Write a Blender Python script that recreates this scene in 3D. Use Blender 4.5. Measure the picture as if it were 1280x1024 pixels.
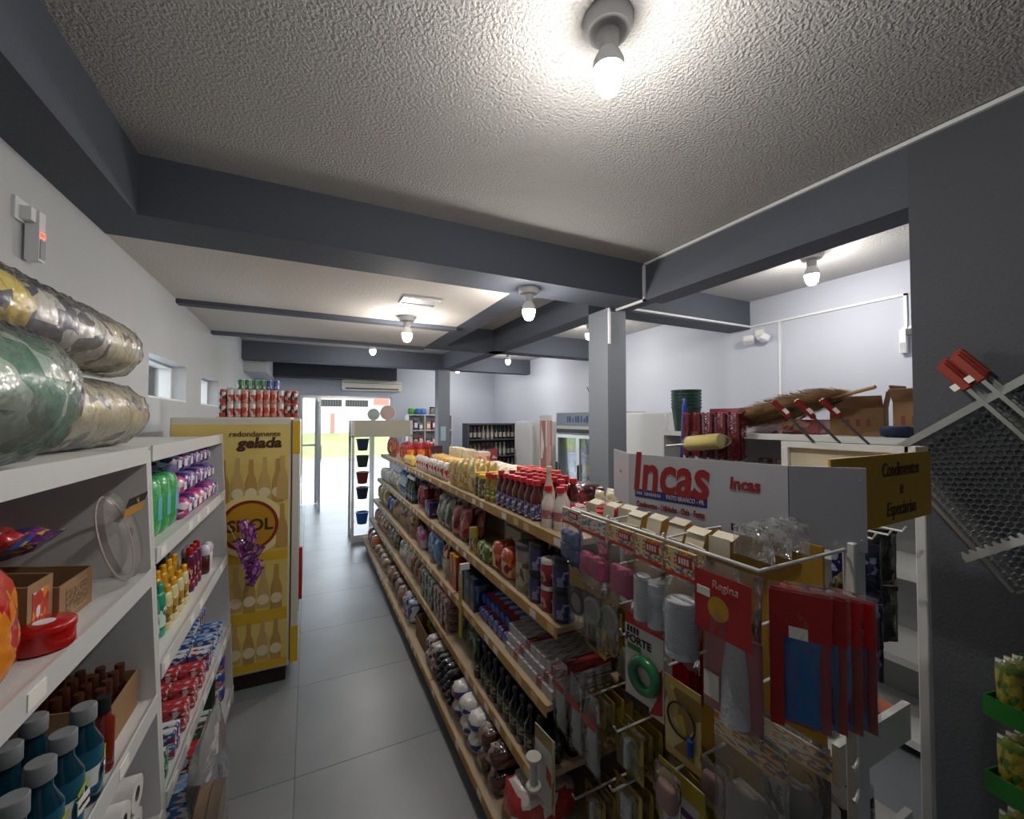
import bpy, bmesh, math, random
from mathutils import Vector, Matrix, noise
PI = math.pi
rnd = random.Random(7)
for o in list(bpy.data.objects): bpy.data.objects.remove(o)
SC = bpy.context.scene
COL = SC.collection

# ------------------------------------------------------------------ camera, world, exposure
CAM_H = 1.75
cam_d = bpy.data.cameras.new('camera'); cam = bpy.data.objects.new('camera', cam_d); COL.objects.link(cam)
cam_d.sensor_fit = 'HORIZONTAL'; cam_d.sensor_width = 36; cam_d.lens = 36 * 520 / 1280
cam_d.clip_start = .02; cam_d.clip_end = 200
cam.location = (0, 0, CAM_H); cam.rotation_euler = (math.radians(91.4), 0, math.radians(-26.1))
SC.camera = cam
w = bpy.data.worlds.new('sky'); SC.world = w; w.use_nodes = True
bg = w.node_tree.nodes['Background']
bg.inputs[0].default_value = (.80, .90, 1.0, 1); bg.inputs[1].default_value = 4.2     # bright overcast sky
SC.view_settings.view_transform = 'Standard'; SC.view_settings.look = 'None'
SC.view_settings.gamma = 1; SC.view_settings.use_curve_mapping = False
SC.view_settings.exposure = 0.45
SC.cycles.transparent_max_bounces = 40; SC.cycles.max_bounces = 10; SC.cycles.diffuse_bounces = 6
BULB = 285.0     # radiance of the bright LED bulbs

# ------------------------------------------------------------------ materials
MATS = {}
def rgb(h):
    if isinstance(h, str):
        c = [int(h[i:i+2], 16) / 255 for i in (0, 2, 4)]
        return tuple((x / 12.92 if x <= .04045 else ((x + .055) / 1.055) ** 2.4) for x in c)
    return tuple(h[:3])
def nodes(m): return m.node_tree.nodes, m.node_tree.links
def mat(key, col='808080', rough=.55, metal=0, bump=None, coat=0, emit=0, var=None, spec=.5):
    if key in MATS: return MATS[key]
    m = bpy.data.materials.new(key); m.use_nodes = True; N, L = nodes(m); b = N['Principled BSDF']
    c = rgb(col) + (1,)
    b.inputs['Base Color'].default_value = c; b.inputs['Roughness'].default_value = rough
    b.inputs['Metallic'].default_value = metal; b.inputs['Coat Weight'].default_value = coat
    b.inputs['Specular IOR Level'].default_value = spec
    if coat: b.inputs['Coat Roughness'].default_value = .08
    if emit:
        b.inputs['Emission Color'].default_value = c; b.inputs['Emission Strength'].default_value = emit
    if bump or var:
        tc = N.new('ShaderNodeTexCoord')
    if bump:
        nz = N.new('ShaderNodeTexNoise'); nz.inputs['Scale'].default_value = bump[0]; nz.inputs['Detail'].default_value = bump[2] if len(bump) > 2 else 3
        L.new(tc.outputs['Object'], nz.inputs['Vector'])
        bp = N.new('ShaderNodeBump'); bp.inputs['Strength'].default_value = bump[1]; bp.inputs['Distance'].default_value = bump[3] if len(bump) > 3 else .01
        L.new(nz.outputs['Fac'], bp.inputs['Height']); L.new(bp.outputs['Normal'], b.inputs['Normal'])
    if var:      # (scale, second colour, amount)
        nz = N.new('ShaderNodeTexNoise'); nz.inputs['Scale'].default_value = var[0]; nz.inputs['Detail'].default_value = 4
        L.new(tc.outputs['Object'], nz.inputs['Vector'])
        rp = N.new('ShaderNodeMapRange'); rp.inputs[1].default_value = .42; rp.inputs[2].default_value = .62; rp.inputs[4].default_value = var[2]
        L.new(nz.outputs['Fac'], rp.inputs[0])
        mx = N.new('ShaderNodeMix'); mx.data_type = 'RGBA'; mx.inputs[6].default_value = c; mx.inputs[7].default_value = rgb(var[1]) + (1,)
        L.new(rp.outputs[0], mx.inputs[0]); L.new(mx.outputs[2], b.inputs['Base Color'])
    MATS[key] = m
    return m
def pack(key, c1, c2, c3, lo=.25, hi=.7, sc=5, rough=.35, coat=.3, crinkle=0, c4=None, axis='Z'):
    """printed packaging: colour c1, a printed band (lo..hi of its height) of c2 with c3/c4 shapes"""
    if key in MATS: return MATS[key]
    m = bpy.data.materials.new(key); m.use_nodes = True; N, L = nodes(m); b = N['Principled BSDF']
    b.inputs['Roughness'].default_value = rough; b.inputs['Coat Weight'].default_value = coat; b.inputs['Coat Roughness'].default_value = .1
    tc = N.new('ShaderNodeTexCoord'); mp = N.new('ShaderNodeMapping'); L.new(tc.outputs['Generated'], mp.inputs['Vector'])
    h = sum(map(ord, key)); mp.inputs['Location'].default_value = (h % 7 * .37, h % 5 * .53, h % 11 * .29)
    vo = N.new('ShaderNodeTexVoronoi'); vo.inputs['Scale'].default_value = sc; L.new(mp.outputs[0], vo.inputs['Vector'])
    sp = N.new('ShaderNodeSeparateColor'); L.new(vo.outputs['Color'], sp.inputs[0])
    r = N.new('ShaderNodeValToRGB'); r.color_ramp.interpolation = 'CONSTANT'
    els = [(0, c2), (.45, c3), (.72, c4 or c1), (.86, c2)]
    r.color_ramp.elements[0].position = 0; r.color_ramp.elements[0].color = rgb(els[0][1]) + (1,)
    r.color_ramp.elements[1].position = els[1][0]; r.color_ramp.elements[1].color = rgb(els[1][1]) + (1,)
    for p, c in els[2:]:
        e = r.color_ramp.elements.new(p); e.color = rgb(c) + (1,)
    L.new(sp.outputs[0], r.inputs[0])
    sz = N.new('ShaderNodeSeparateXYZ'); L.new(tc.outputs['Generated'], sz.inputs[0])
    r2 = N.new('ShaderNodeValToRGB'); r2.color_ramp.interpolation = 'CONSTANT'
    r2.color_ramp.elements[0].color = (0, 0, 0, 1); r2.color_ramp.elements[1].position = lo; r2.color_ramp.elements[1].color = (1, 1, 1, 1)
    e = r2.color_ramp.elements.new(hi); e.color = (0, 0, 0, 1)
    L.new(sz.outputs[axis], r2.inputs[0])
    mx = N.new('ShaderNodeMix'); mx.data_type = 'RGBA'; mx.inputs[6].default_value = rgb(c1) + (1,)
    L.new(r2.outputs[0], mx.inputs[0]); L.new(r.outputs[0], mx.inputs[7]); L.new(mx.outputs[2], b.inputs['Base Color'])
    if crinkle:
        nz = N.new('ShaderNodeTexNoise'); nz.inputs['Scale'].default_value = 28; nz.inputs['Detail'].default_value = 2
        L.new(tc.outputs['Object'], nz.inputs['Vector'])
        bp = N.new('ShaderNodeBump'); bp.inputs['Strength'].default_value = crinkle; bp.inputs['Distance'].default_value = .02
        L.new(nz.outputs['Fac'], bp.inputs['Height']); L.new(bp.outputs['Normal'], b.inputs['Normal'])
    MATS[key] = m
    return m
def film(key='clear_film', tint='f4f6f6', opacity=.16, rough=.12, crinkle=.8, scale=30, ior=1.2):
    """thin clear plastic film: mostly see-through with a wrinkled glossy sheen"""
    if key in MATS: return MATS[key]
    m = bpy.data.materials.new(key); m.use_nodes = True; N, L = nodes(m)
    N.remove(N['Principled BSDF']); out = N['Material Output']
    t = N.new('ShaderNodeBsdfTransparent'); t.inputs[0].default_value = (.97, .98, .98, 1)
    d = N.new('ShaderNodeBsdfDiffuse'); d.inputs[0].default_value = rgb(tint) + (1,)
    g = N.new('ShaderNodeBsdfGlossy'); g.inputs['Roughness'].default_value = rough
    tc = N.new('ShaderNodeTexCoord'); nz = N.new('ShaderNodeTexNoise'); nz.inputs['Scale'].default_value = scale; nz.inputs['Detail'].default_value = 3
    L.new(tc.outputs['Object'], nz.inputs['Vector'])
    bp = N.new('ShaderNodeBump'); bp.inputs['Strength'].default_value = crinkle * .45; bp.inputs['Distance'].default_value = .02
    L.new(nz.outputs['Fac'], bp.inputs['Height']); L.new(bp.outputs['Normal'], g.inputs['Normal'])
    a = N.new('ShaderNodeMixShader'); a.inputs[0].default_value = opacity; L.new(t.outputs[0], a.inputs[1]); L.new(d.outputs[0], a.inputs[2])
    fr = N.new('ShaderNodeFresnel'); fr.inputs[0].default_value = ior; L.new(bp.outputs['Normal'], fr.inputs['Normal'])
    ad = N.new('ShaderNodeMixShader'); L.new(fr.outputs[0], ad.inputs[0]); L.new(a.outputs[0], ad.inputs[1]); L.new(g.outputs[0], ad.inputs[2])
    L.new(ad.outputs[0], out.inputs[0])
    MATS[key] = m
    return m
def liquid(key, col, rough=.08):        # coloured see-through plastic or glass, cheap: coated deep colour
    return mat(key, col, rough, coat=.8)

# ------------------------------------------------------------------ meshes
MC = {}
def done(me, smooth=True, ang=40):
    if smooth:
        for p in me.polygons: p.use_smooth = True
        try: me.set_sharp_from_angle(angle=math.radians(ang))
        except Exception: pass
    me.materials.append(None)
    return me
def pyd(key, v, f, smooth=False, ang=40):
    me = bpy.data.meshes.new(key if isinstance(key, str) else 'shape'); me.from_pydata(v, [], f); me.update()
    return done(me, smooth, ang)
def cached(fn):
    def g(*a, **k):
        key = (fn.__name__,) + tuple(repr(x) for x in a) + tuple(sorted((q, repr(x)) for q, x in k.items()))
        if key not in MC: MC[key] = fn(*a, **k)
        return MC[key]
    return g
BOXF = [(0,3,2,1),(4,5,6,7),(0,1,5,4),(1,2,6,5),(2,3,7,6),(3,0,4,7)]
def bverts(x0,x1,y0,y1,z0,z1):
    return [(x0,y0,z0),(x1,y0,z0),(x1,y1,z0),(x0,y1,z0),(x0,y0,z1),(x1,y0,z1),(x1,y1,z1),(x0,y1,z1)]
@cached
def box(sx, sy, sz, bev=0.0):
    """box on its base, centred in x and y"""
    bm = bmesh.new()
    vs = [bm.verts.new(v) for v in bverts(-sx/2, sx/2, -sy/2, sy/2, 0, sz)]
    for f in BOXF: bm.faces.new([vs[i] for i in f])
    if bev:
        bmesh.ops.bevel(bm, geom=list(bm.edges), offset=bev, segments=1, affect='EDGES', profile=.5)
    bm.normal_update()
    me = bpy.data.meshes.new('box'); bm.to_mesh(me); bm.free()
    return done(me, False)
def boxes(lst):
    v, f = [], []
    for b in lst:
        n = len(v); v += bverts(*b); f += [tuple(i + n for i in q) for q in BOXF]
    return pyd('boxes', v, f)
@cached
def lathe(prof, seg=14, cap=True):
    v, f = [], []
    for r, z in prof:
        for k in range(seg):
            a = 2 * PI * k / seg; v.append((r * math.cos(a), r * math.sin(a), z))
    for i in range(len(prof) - 1):
        for k in range(seg):
            k2 = (k + 1) % seg
            f.append((i*seg+k, i*seg+k2, (i+1)*seg+k2, (i+1)*seg+k))
    if cap:
        f.append(tuple(reversed(range(seg)))); n = (len(prof)-1)*seg; f.append(tuple(range(n, n+seg)))
    return pyd('lathe', v, f, True, 50)
@cached
def tube(pts, r, seg=6):
    pts = [Vector(p) for p in pts]; v, f = [], []
    up = None
    for i, p in enumerate(pts):
        d = (pts[min(i+1, len(pts)-1)] - pts[max(i-1, 0)]).normalized()
        if up is None: up = d.orthogonal().normalized()
        s = d.cross(up).normalized(); up = s.cross(d).normalized()
        for k in range(seg):
            a = 2*PI*k/seg; v.append(tuple(p + (up*math.cos(a) + s*math.sin(a)) * r))
    for i in range(len(pts)-1):
        for k in range(seg):
            k2 = (k+1) % seg; f.append((i*seg+k, (i+1)*seg+k, (i+1)*seg+k2, i*seg+k2))
    f.append(tuple(range(seg))); n = (len(pts)-1)*seg; f.append(tuple(reversed(range(n, n+seg))))
    me = pyd('tube', v, f, True, 60)
    return me
@cached
def prism(poly, d):
    """2-D outline in x,z (counter-clockwise seen from -y), thickness d from y=0 towards -y"""
    n = len(poly)
    v = [(x, -d, z) for x, z in poly] + [(x, 0, z) for x, z in poly]
    f = [tuple(range(n)), tuple(reversed(range(n, 2*n)))]
    for i in range(n):
        j = (i+1) % n; f.append((i, i+n, j+n, j))
    return pyd('prism', v, f)
@cached
def pouch(w, h, d, seed=0, nx=8, nz=9, flat=.06, wr=.012):
    """filled flexible bag standing on its base, crimped at both ends; front faces -y"""
    v, f = [], []
    for side in (-1, 1):
        for j in range(nz+1):
            z = j/nz
            for i in range(nx+1):
                x = i/nx*2 - 1
                zz = abs(z*2-1)
                t = (1-abs(x)**2.6) * (1-max(0, (zz-.05)/.95)**3.2)
                q = Vector((x*2+seed*3.1, z*3, side*1.7))
                k = noise.noise(q*1.3) * wr + noise.noise(q*3.1) * wr * .6
                xx = x*w/2*(1-.05*t) ; edge = max(abs(x), zz)
                y = side*(d/2*t + .0012) + (k*min(1, t*2.5) if edge < .999 else 0)
                v.append((xx + (noise.noise(q*.9+Vector((9,0,0)))*.006), y, z*h + noise.noise(q*2+Vector((0,5,0)))*.003))
    n = (nx+1)*(nz+1)
    for s in (0, 1):
        for j in range(nz):
            for i in range(nx):
                a = s*n + j*(nx+1)+i; q = (a, a+1, a+nx+2, a+nx+1)
                f.append(q if s == 0 else tuple(reversed(q)))
    for i in range(nx):
        f.append((i+1, i, n+i, n+i+1)); a = nz*(nx+1)+i; f.append((a, a+1, n+a+1, n+a))
    for j in range(nz):
        a = j*(nx+1); f.append((a, a+nx+1, n+a+nx+1, n+a)); a += nx; f.append((a+nx+1, a, n+a, n+a+nx+1))
    zm = min(p[2] for p in v); v = [(a, b, c-zm) for a, b, c in v]
    return pyd('pouch', v, f, True, 60)
@cached
def lump(w, h, d, seed=0, amp=.12, seg=14, rings=9, sq=.55, fr=2.2):
    """soft squarish bundle lying on its base (superellipsoid with folds)"""
    v, f = [], []
    def pw(a, e): return math.copysign(abs(a)**e, a)
    for j in range(1, rings):
        ph = -PI/2 + PI*j/rings
        for k in range(seg):
            th = 2*PI*k/seg
            n = Vector((pw(math.cos(ph), sq)*pw(math.cos(th), sq), pw(math.cos(ph), sq)*pw(math.sin(th), sq), pw(math.sin(ph), sq)))
            s = 1 - amp*abs(noise.noise(n*fr + Vector((seed*5.3, 0, seed)))) * 1.6
            v.append((n.x*w/2*s, n.y*d/2*s, n.z*h/2*s))
    for j in range(rings-2):
        for k in range(seg):
            k2 = (k+1) % seg; f.append((j*seg+k, j*seg+k2, (j+1)*seg+k2, (j+1)*seg+k))
    f.append(tuple(reversed(range(seg)))); n = (rings-2)*seg; f.append(tuple(range(n, n+seg)))
    zm = min(p[2] for p in v); v = [(a, b, c-zm) for a, b, c in v]
    return pyd('lump', v, f, True, 70)
@cached
def ring(r0, r1, h, seg=20):
    """hollow cylinder standing on its base (r0 inner)"""
    return lathe([(r0, 0), (r1, 0), (r1, h), (r0, h), (r0, 0)], seg, False)
@cached
def torus(R, r, seg=20, s2=6):
    v, f = [], []
    for i in range(seg):
        a = 2*PI*i/seg
        for k in range(s2):
            b = 2*PI*k/s2; q = R + r*math.cos(b); v.append((q*math.cos(a), q*math.sin(a), r*math.sin(b)))
    for i in range(seg):
        for k in range(s2):
            f.append((i*s2+k, ((i+1)%seg)*s2+k, ((i+1)%seg)*s2+(k+1)%s2, i*s2+(k+1)%s2))
    return pyd('torus', v, f, True, 80)

# ------------------------------------------------------------------ objects
def link(o, parent=None):
    COL.objects.link(o)
    if parent is not None: o.parent = parent
    return o
def obj(name, me, m, parent=None, loc=(0,0,0), rot=(0,0,0), sc=None):
    o = bpy.data.objects.new(name, me); link(o, parent); o.location = loc; o.rotation_euler = rot
    if sc is not None: o.scale = sc if isinstance(sc, (tuple, list)) else (sc, sc, sc)
    s = o.material_slots[0]; s.link = 'OBJECT'; s.material = m
    return o
def tag(o, label, cat, group=None, kind=None):
    o['label'] = label; o['category'] = cat
    if group: o['group'] = group
    if kind: o['kind'] = kind
    return o
def struct(name, me, m, label, cat, parent=None):
    o = obj(name, me, m, parent); return tag(o, label, cat, kind='structure')
def thing(name, label, cat, loc=(0,0,0), rz=0, group=None, rot=None):
    o = bpy.data.objects.new(name, None); link(o); o.location = loc; o.rotation_euler = rot or (0, 0, rz)
    o.empty_display_size = .05
    return tag(o, label, cat, group)
def bx(name, x0, x1, y0, y1, z0, z1, m, parent=None, bev=0.0):
    return obj(name, box(round(x1-x0, 4), round(y1-y0, 4), round(z1-z0, 4), bev), m, parent, ((x0+x1)/2, (y0+y1)/2, z0))
def text(name, s, size, m, parent, loc, rot, extrude=.0008, shear=0, bold=0, align='CENTER', sx=1):
    c = bpy.data.curves.new(name, 'FONT'); c.body = s; c.size = size; c.extrude = extrude; c.shear = shear; c.offset = bold
    c.align_x = align; c.align_y = 'CENTER'; c.resolution_u = 3; c.materials.append(m)
    tmp = bpy.data.objects.new('tmp', c); me = bpy.data.meshes.new_from_object(tmp); bpy.data.objects.remove(tmp); me.materials.clear(); me.materials.append(None)
    o = obj(name, me, m, parent, loc, rot, (sx, 1, 1))
    return o
def put(P, label, cat, loc, rz=0, group=None, rot=None, sc=None):
    """one thing from a product P = dict(name, parts=[(part name, mesh, material[, offset[, rotation]])])"""
    p0 = P['parts'][0]
    o = obj(P['name'], p0[1], p0[2], None, loc, rot or (0, 0, rz), sc)
    tag(o, label, cat, group)
    for p in P['parts'][1:]:
        obj(p[0], p[1], p[2], o, p[3] if len(p) > 3 else (0,0,0), p[4] if len(p) > 4 else (0,0,0))
    return o
def row(P, label, cat, group, side, front, z, y0, y1, nd=1, ns=1, gap=.005, jit=.0, tilt=0.0, skip=0.0, lie=False):
    """products side by side along the shelf. side R: shelf faces -x, L: faces +x, B: faces -y (then y0..y1 run in x)"""
    Ps = P if isinstance(P, list) else [P]
    y = y0; i = 0
    while True:
        p = Ps[i % len(Ps)]; i += 1
        if y + p['w'] > y1 + 1e-6: break
        yc = y + p['w']/2
        for k in range(nd):
            for s in range(ns):
                if s == ns-1 and rnd.random() < skip: continue
                dd = p['d']/2 + k*(p['d']+gap+jit) + rnd.uniform(0, jit)
                zz = z + s*(p['h'] + .001) + .0005
                rj = rnd.uniform(-.05, .05)
                if side == 'R': loc, rz = (front + dd, yc, zz), -PI/2 + rj
                elif side == 'L': loc, rz = (front - dd, yc, zz), PI/2 + rj
                else: loc, rz = (yc, front + dd, zz), rj
                szj = rnd.uniform(.95, 1.0) if ns == 1 else 1
                o = put(p, label if isinstance(label, str) else label[(i-1) % len(Ps)], cat, loc, rz, group)
                o.scale.z *= szj
                if tilt: o.rotation_euler = (tilt + rnd.uniform(-.04, .04), 0, rz)
        y += p['w'] + gap + rnd.uniform(0, jit)
def variant(m, k):
    """another print run of the same packaging: same colours, different artwork"""
    key = m.name + '_print_%d' % k
    if key not in MATS:
        n = m.copy(); n.name = key; MATS[key] = n
        for q in n.node_tree.nodes:
            if q.type == 'TEX_VORONOI': q.inputs['Scale'].default_value *= (.7, 1.5)[k % 2]
            if q.type == 'MAPPING': q.inputs['Location'].default_value = (k*.9+.3, k*.4, k*1.3)
    return MATS[key]
# product prototypes -------------------------------------------------
def bottle(name, h, r, m_body, m_cap, m_label=None, neck=.38, cap=.12, sh=.62, seg=12, lab=(.15, .5), capr=None):
    nr = r*neck; cz = h*(1-cap); cr = capr or nr*1.25
    P = [('body', lathe([(r*.9, 0), (r, .01), (r, h*sh), (nr, h*(sh+(1-cap-sh)*.62)), (nr, cz)], seg), m_body),
         ('cap', lathe([(cr, cz-.002), (cr, h-.003), (cr*.9, h)], seg), m_cap)]
    if m_label: P.append(('label', lathe([(r*1.012, h*lab[0]), (r*1.012, h*lab[1])], seg, False), m_label))
    return dict(name=name, parts=P, w=2*r*1.02, d=2*r*1.02, h=h)
def jar(name, h, r, m_body, m_lid, m_label=None, lid=.16, seg=14):
    P = [('body', lathe([(r*.92, 0), (r, .008), (r, h*.74), (r*.86, h*(1-lid))], seg), m_body),
         ('lid', lathe([(r*.95, h*(1-lid)-.001), (r*.95, h-.003), (r*.9, h)], seg), m_lid)]
    if m_label: P.append(('label', lathe([(r*1.015, h*.12), (r*1.015, h*.62)], seg, False), m_label))
    return dict(name=name, parts=P, w=2*r*1.02, d=2*r*1.02, h=h)
def can(name, h, r, m_body, m_rim, seg=14):
    P = [('body', lathe([(r*.85, 0), (r, .008), (r, h*.9), (r*.84, h*.975)], seg), m_body),
         ('lid', lathe([(r*.86, h*.972), (r*.86, h), (r*.78, h), (r*.76, h*.985)], seg), m_rim)]
    return dict(name=name, parts=P, w=2*r*1.01, d=2*r*1.01, h=h)
def carton(name, w, d, h, m, m_panel=None, bev=.002, band=None):
    P = [('body', box(w, d, h, bev), m)]
    if m_panel: P.append(('printed_panel', box(w*.74, .0012, h*.5), m_panel, (0, -d/2-.0005, h*.26)))
    if band: P.append(('printed_band', box(w+.001, d+.001, h*.2), band, (0, 0, h*.1)))
    return dict(name=name, parts=P, w=w, d=d, h=h)
def bag(name, w, h, d, m, m_seal=None, seed=0, wr=.012):
    P = [('bag', pouch(w, h, d, seed, 8, 9, .06, wr), m)]
    if m_seal: P.append(('top_seal', box(w*.97, .004, h*.06), m_seal, (0, 0, h*.93)))
    return dict(name=name, parts=P, w=w+.006, d=d+.012, h=h)
def softpack(name, w, h, d, m, m_seal=None, seed=0, amp=.1):
    P = [('pack', lump(w, h, d, seed, amp), m)]
    if m_seal: P.append(('label', box(w*.45, .001, h*.35), m_seal, (0, -d/2*.99, h*.3)))
    return dict(name=name, parts=P, w=w, d=d, h=h)
# ------------------------------------------------------------------ the room
ZL, ZH = 2.71, 3.0           # underside of the beams / the high ceiling
WX, RX = -.95, 4.2           # the two long walls
YB, Y0 = 9.6, -2.4           # shop front and the end behind the camera
m_grey = mat('grey_textured_paint', '4e545f', .75, bump=(70, .35, 3, .006))
m_wallL = mat('pale_grey_plaster', 'b9bcbe', .8, bump=(45, .25, 4, .005), var=(1.3, 'aeb2b3', .5))
m_white = mat('white_wall_paint', 'bdc3d0', .8, bump=(60, .15, 3, .004))
m_ceil = mat('sprayed_ceiling', 'b6b6b5', .9, bump=(85, .75, 2, .015))
m_low = mat('smooth_sprayed_ceiling', 'cfcbc6', .9, bump=(70, .3, 2, .01))
m_tile = mat('grey_porcelain', '80858a', .34, bump=(6, .04, 3, .01), var=(1.6, '747a80', .8), spec=.6)
m_grout = mat('grout', '55595d', .8)
m_offw = mat('white_enamel', 'd6d8d8', .35)
m_plast = mat('white_plastic', 'dfe1e2', .4)
m_dark = mat('dark_rubber', '17181a', .6)
m_steel = mat('steel', 'b9bdc0', .3, 1.0)
m_blackp = mat('black_plastic', '1b1c1f', .45)

fl = struct('floor', boxes([(WX-.2, RX+.2, Y0, YB, -.2, -.004)]), m_grout, 'grey porcelain tile floor of the shop', 'floor')
T = .77
for i in range(-1, 6):
    for j in range(-1, 13):
        x0 = max(-.04 + i*T, WX); x1 = min(-.04 + (i+1)*T, RX); y0 = max(.02 + j*T, Y0); y1 = min(.02 + (j+1)*T, YB)
        if x1 - x0 < .05 or y1 - y0 < .05: continue
        bx('tile', x0+.0015, x1-.0015, y0+.0015, y1-.0015, -.02, 0, m_tile, fl)

WIN = [(3.52, 4.46), (5.02, 5.88), (6.42, 7.2)]; WZ0, WZ1 = 1.9, 2.2
seg = [(WX-.2, WX, Y0, YB, 0, WZ0), (WX-.2, WX, Y0, YB, WZ1, 3.2)]
ys = [Y0] + [y for a in WIN for y in a] + [YB]
for k in range(0, len(ys), 2): seg.append((WX-.2, WX, ys[k], ys[k+1], WZ0, WZ1))
struct('wall_left', boxes(seg), m_wallL, 'pale grey plastered wall with three small high windows', 'wall')
struct('wall_right', boxes([(RX, RX+.2, .2, YB, 0, 3.2)]), m_white, 'white wall behind the coolers and tool shelf', 'wall')
struct('wall_right_end', boxes([(2.4, RX+.2, 0, .2, 0, 3.2)]), m_white, 'white end wall of the side room', 'wall')
struct('wall_grey', boxes([(2.4, 2.6, Y0, .87, 0, 3.2)]), mat('dark_grey_textured_paint', '4a4e55', .75, bump=(70, .35, 3, .006)), 'dark grey textured wall where the barbecue grates hang', 'wall')
struct('wall_back', boxes([(WX-.2, -.15, YB, YB+.2, 0, 3.2), (1.7, RX+.2, YB, YB+.2, 0, 3.2), (-.15, 1.7, YB, YB+.2, 2.26, 3.2)]), m_white,
       'white shop-front wall around the street entrance', 'wall')
struct('wall_rear', boxes([(WX-.2, 2.6, Y0-.2, Y0, 0, 3.2)]), m_white, 'white wall at the rear end of the shop', 'wall')
struct('ceiling', boxes([(WX-.2, RX+.2, Y0, YB+.2, ZH, ZH+.15)]), m_ceil, 'grey sprayed popcorn-texture ceiling', 'ceiling')
struct('ceiling_lowered', boxes([(WX, 1.37, 2.83, 5.42, ZL, ZL+.1)]), m_low, 'pale lowered ceiling panel between the beams', 'ceiling')
def beam(name, x0, x1, y0, y1, z0, z1, label, m=m_grey):
    return struct(name, boxes([(x0, x1, y0, y1, z0, z1)]), m, label, 'beam')
beam('beam_wall', WX, -.73, Y0, 2.5, ZL, ZH, 'dark grey beam running along the pale grey wall top')
beam('beam_cross', WX, 2.55, 2.5, 2.83, ZL, ZH, 'wide dark grey cross beam in front of the lowered ceiling')
beam('beam_opening', 2.4, 2.6, .87, 2.5, ZL-.01, ZH, 'dark grey beam over the side room opening')
beam('beam_side_room', 2.5, RX, 2.83, 3.08, ZL, ZH, 'dark grey beam with white conduit crossing the side room')
beam('beam_lowered_edge', 1.37, 1.6, 2.83, 5.3, ZL, ZH, 'narrow grey beam edging the lowered ceiling')
beam('beam_columns', 2.3, 2.5, 3.1, 7.7, ZL, ZH, 'grey beam running between the two grey columns')
beam('beam_second_cross', 1.37, RX, 5.3, 5.55, ZL, ZH, 'grey cross beam above the glass coolers')
beam('beam_thin', WX, 1.37, 4.1, 4.2, ZL-.035, ZL, 'thin dark strip across the lowered ceiling below the hatch')
beam('beam_thin_edge', WX, 1.37, 5.42, 5.52, ZL-.03, ZH, 'thin dark strip closing the lowered ceiling edge')
beam('beam_third_cross', WX, RX, 7.7, 7.95, ZL, ZH, 'dark grey cross beam towards the street entrance')
struct('beam_bracket', boxes([(WX, -.62, 7.95, YB, ZL-.17, ZH)]), m_wallL, 'pale wall thickening beside the shutter box', 'beam')
beam('beam_shutter', -.62, 1.72, 9.2, 9.58, 2.6, 2.88, 'dark roller shutter box above the street entrance', mat('shutter_box', '33363d', .6))
struct('column_1', boxes([(2.3, 2.5, 2.83, 3.1, 0, ZL)]), mat('grey_column_paint', '767d86', .6, bump=(60, .2, 3, .004)), 'grey square column beside the end display', 'column')
struct('column_2', boxes([(2.22, 2.45, 7.72, 7.95, 0, ZL)]), MATS['grey_column_paint'], 'grey square column by the street entrance with a pale notice', 'column')

# windows in the long wall
m_frame = mat('white_window_frame', 'e4e6e6', .4)
m_pane = film('window_glass', 'dfeef2', .05, .03, 0)
for k, (a, b) in enumerate(WIN):
    t = thing('window_%d' % (k+1), ['small wall window with its sash tilted open', 'small shut window in the pale wall',
              'small window in the pale wall above the cans'][k], 'window', (WX-.1, a, WZ0)); t['kind'] = 'structure'
    L_ = b - a; H = WZ1 - WZ0
    obj('window_frame', boxes([(-.1, .0, 0, .03, 0, H), (-.1, .0, L_-.03, L_, 0, H), (-.1, .0, .03, L_-.03, 0, .02), (-.1, .0, .03, L_-.03, H-.02, H), (-.1, -.06, L_*.5-.015, L_*.5+.015, .02, H-.02)]), m_frame, t)
    obj('window_sill', boxes([(-.1, .1, 0, L_, -.0, .012)]), m_frame, t)
    if k == 0:
        s = obj('sash', boxes([(-.012, .012, .03, .05, -.26, 0), (-.012, .012, L_*.5-.02, L_*.5, -.26, 0), (-.012, .012, .05, L_*.5-.02, -.26, -.24), (-.012, .012, .05, L_*.5-.02, -.02, 0)]), mat('sash_grey', '9aa0a4', .4, .5), t, (-.08, 0, H-.02), (0, math.radians(38), 0))
        obj('pane', boxes([(-.003, .003, .05, L_*.5-.02, -.24, -.02)]), m_pane, s)
        obj('pane', boxes([(-.085, -.08, L_*.5, L_-.03, .02, H-.02)]), m_pane, t)
    else:
        for q in (0, 1):
            obj('pane', boxes([(-.085, -.08, [.03, L_*.5+.015][q], [L_*.5-.015, L_-.03][q], .02, H-.02)]), m_pane, t)
        obj('latch', box(.02, .03, .05, .004), m_steel, t, (-.05, L_*.5, H*.4))

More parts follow.
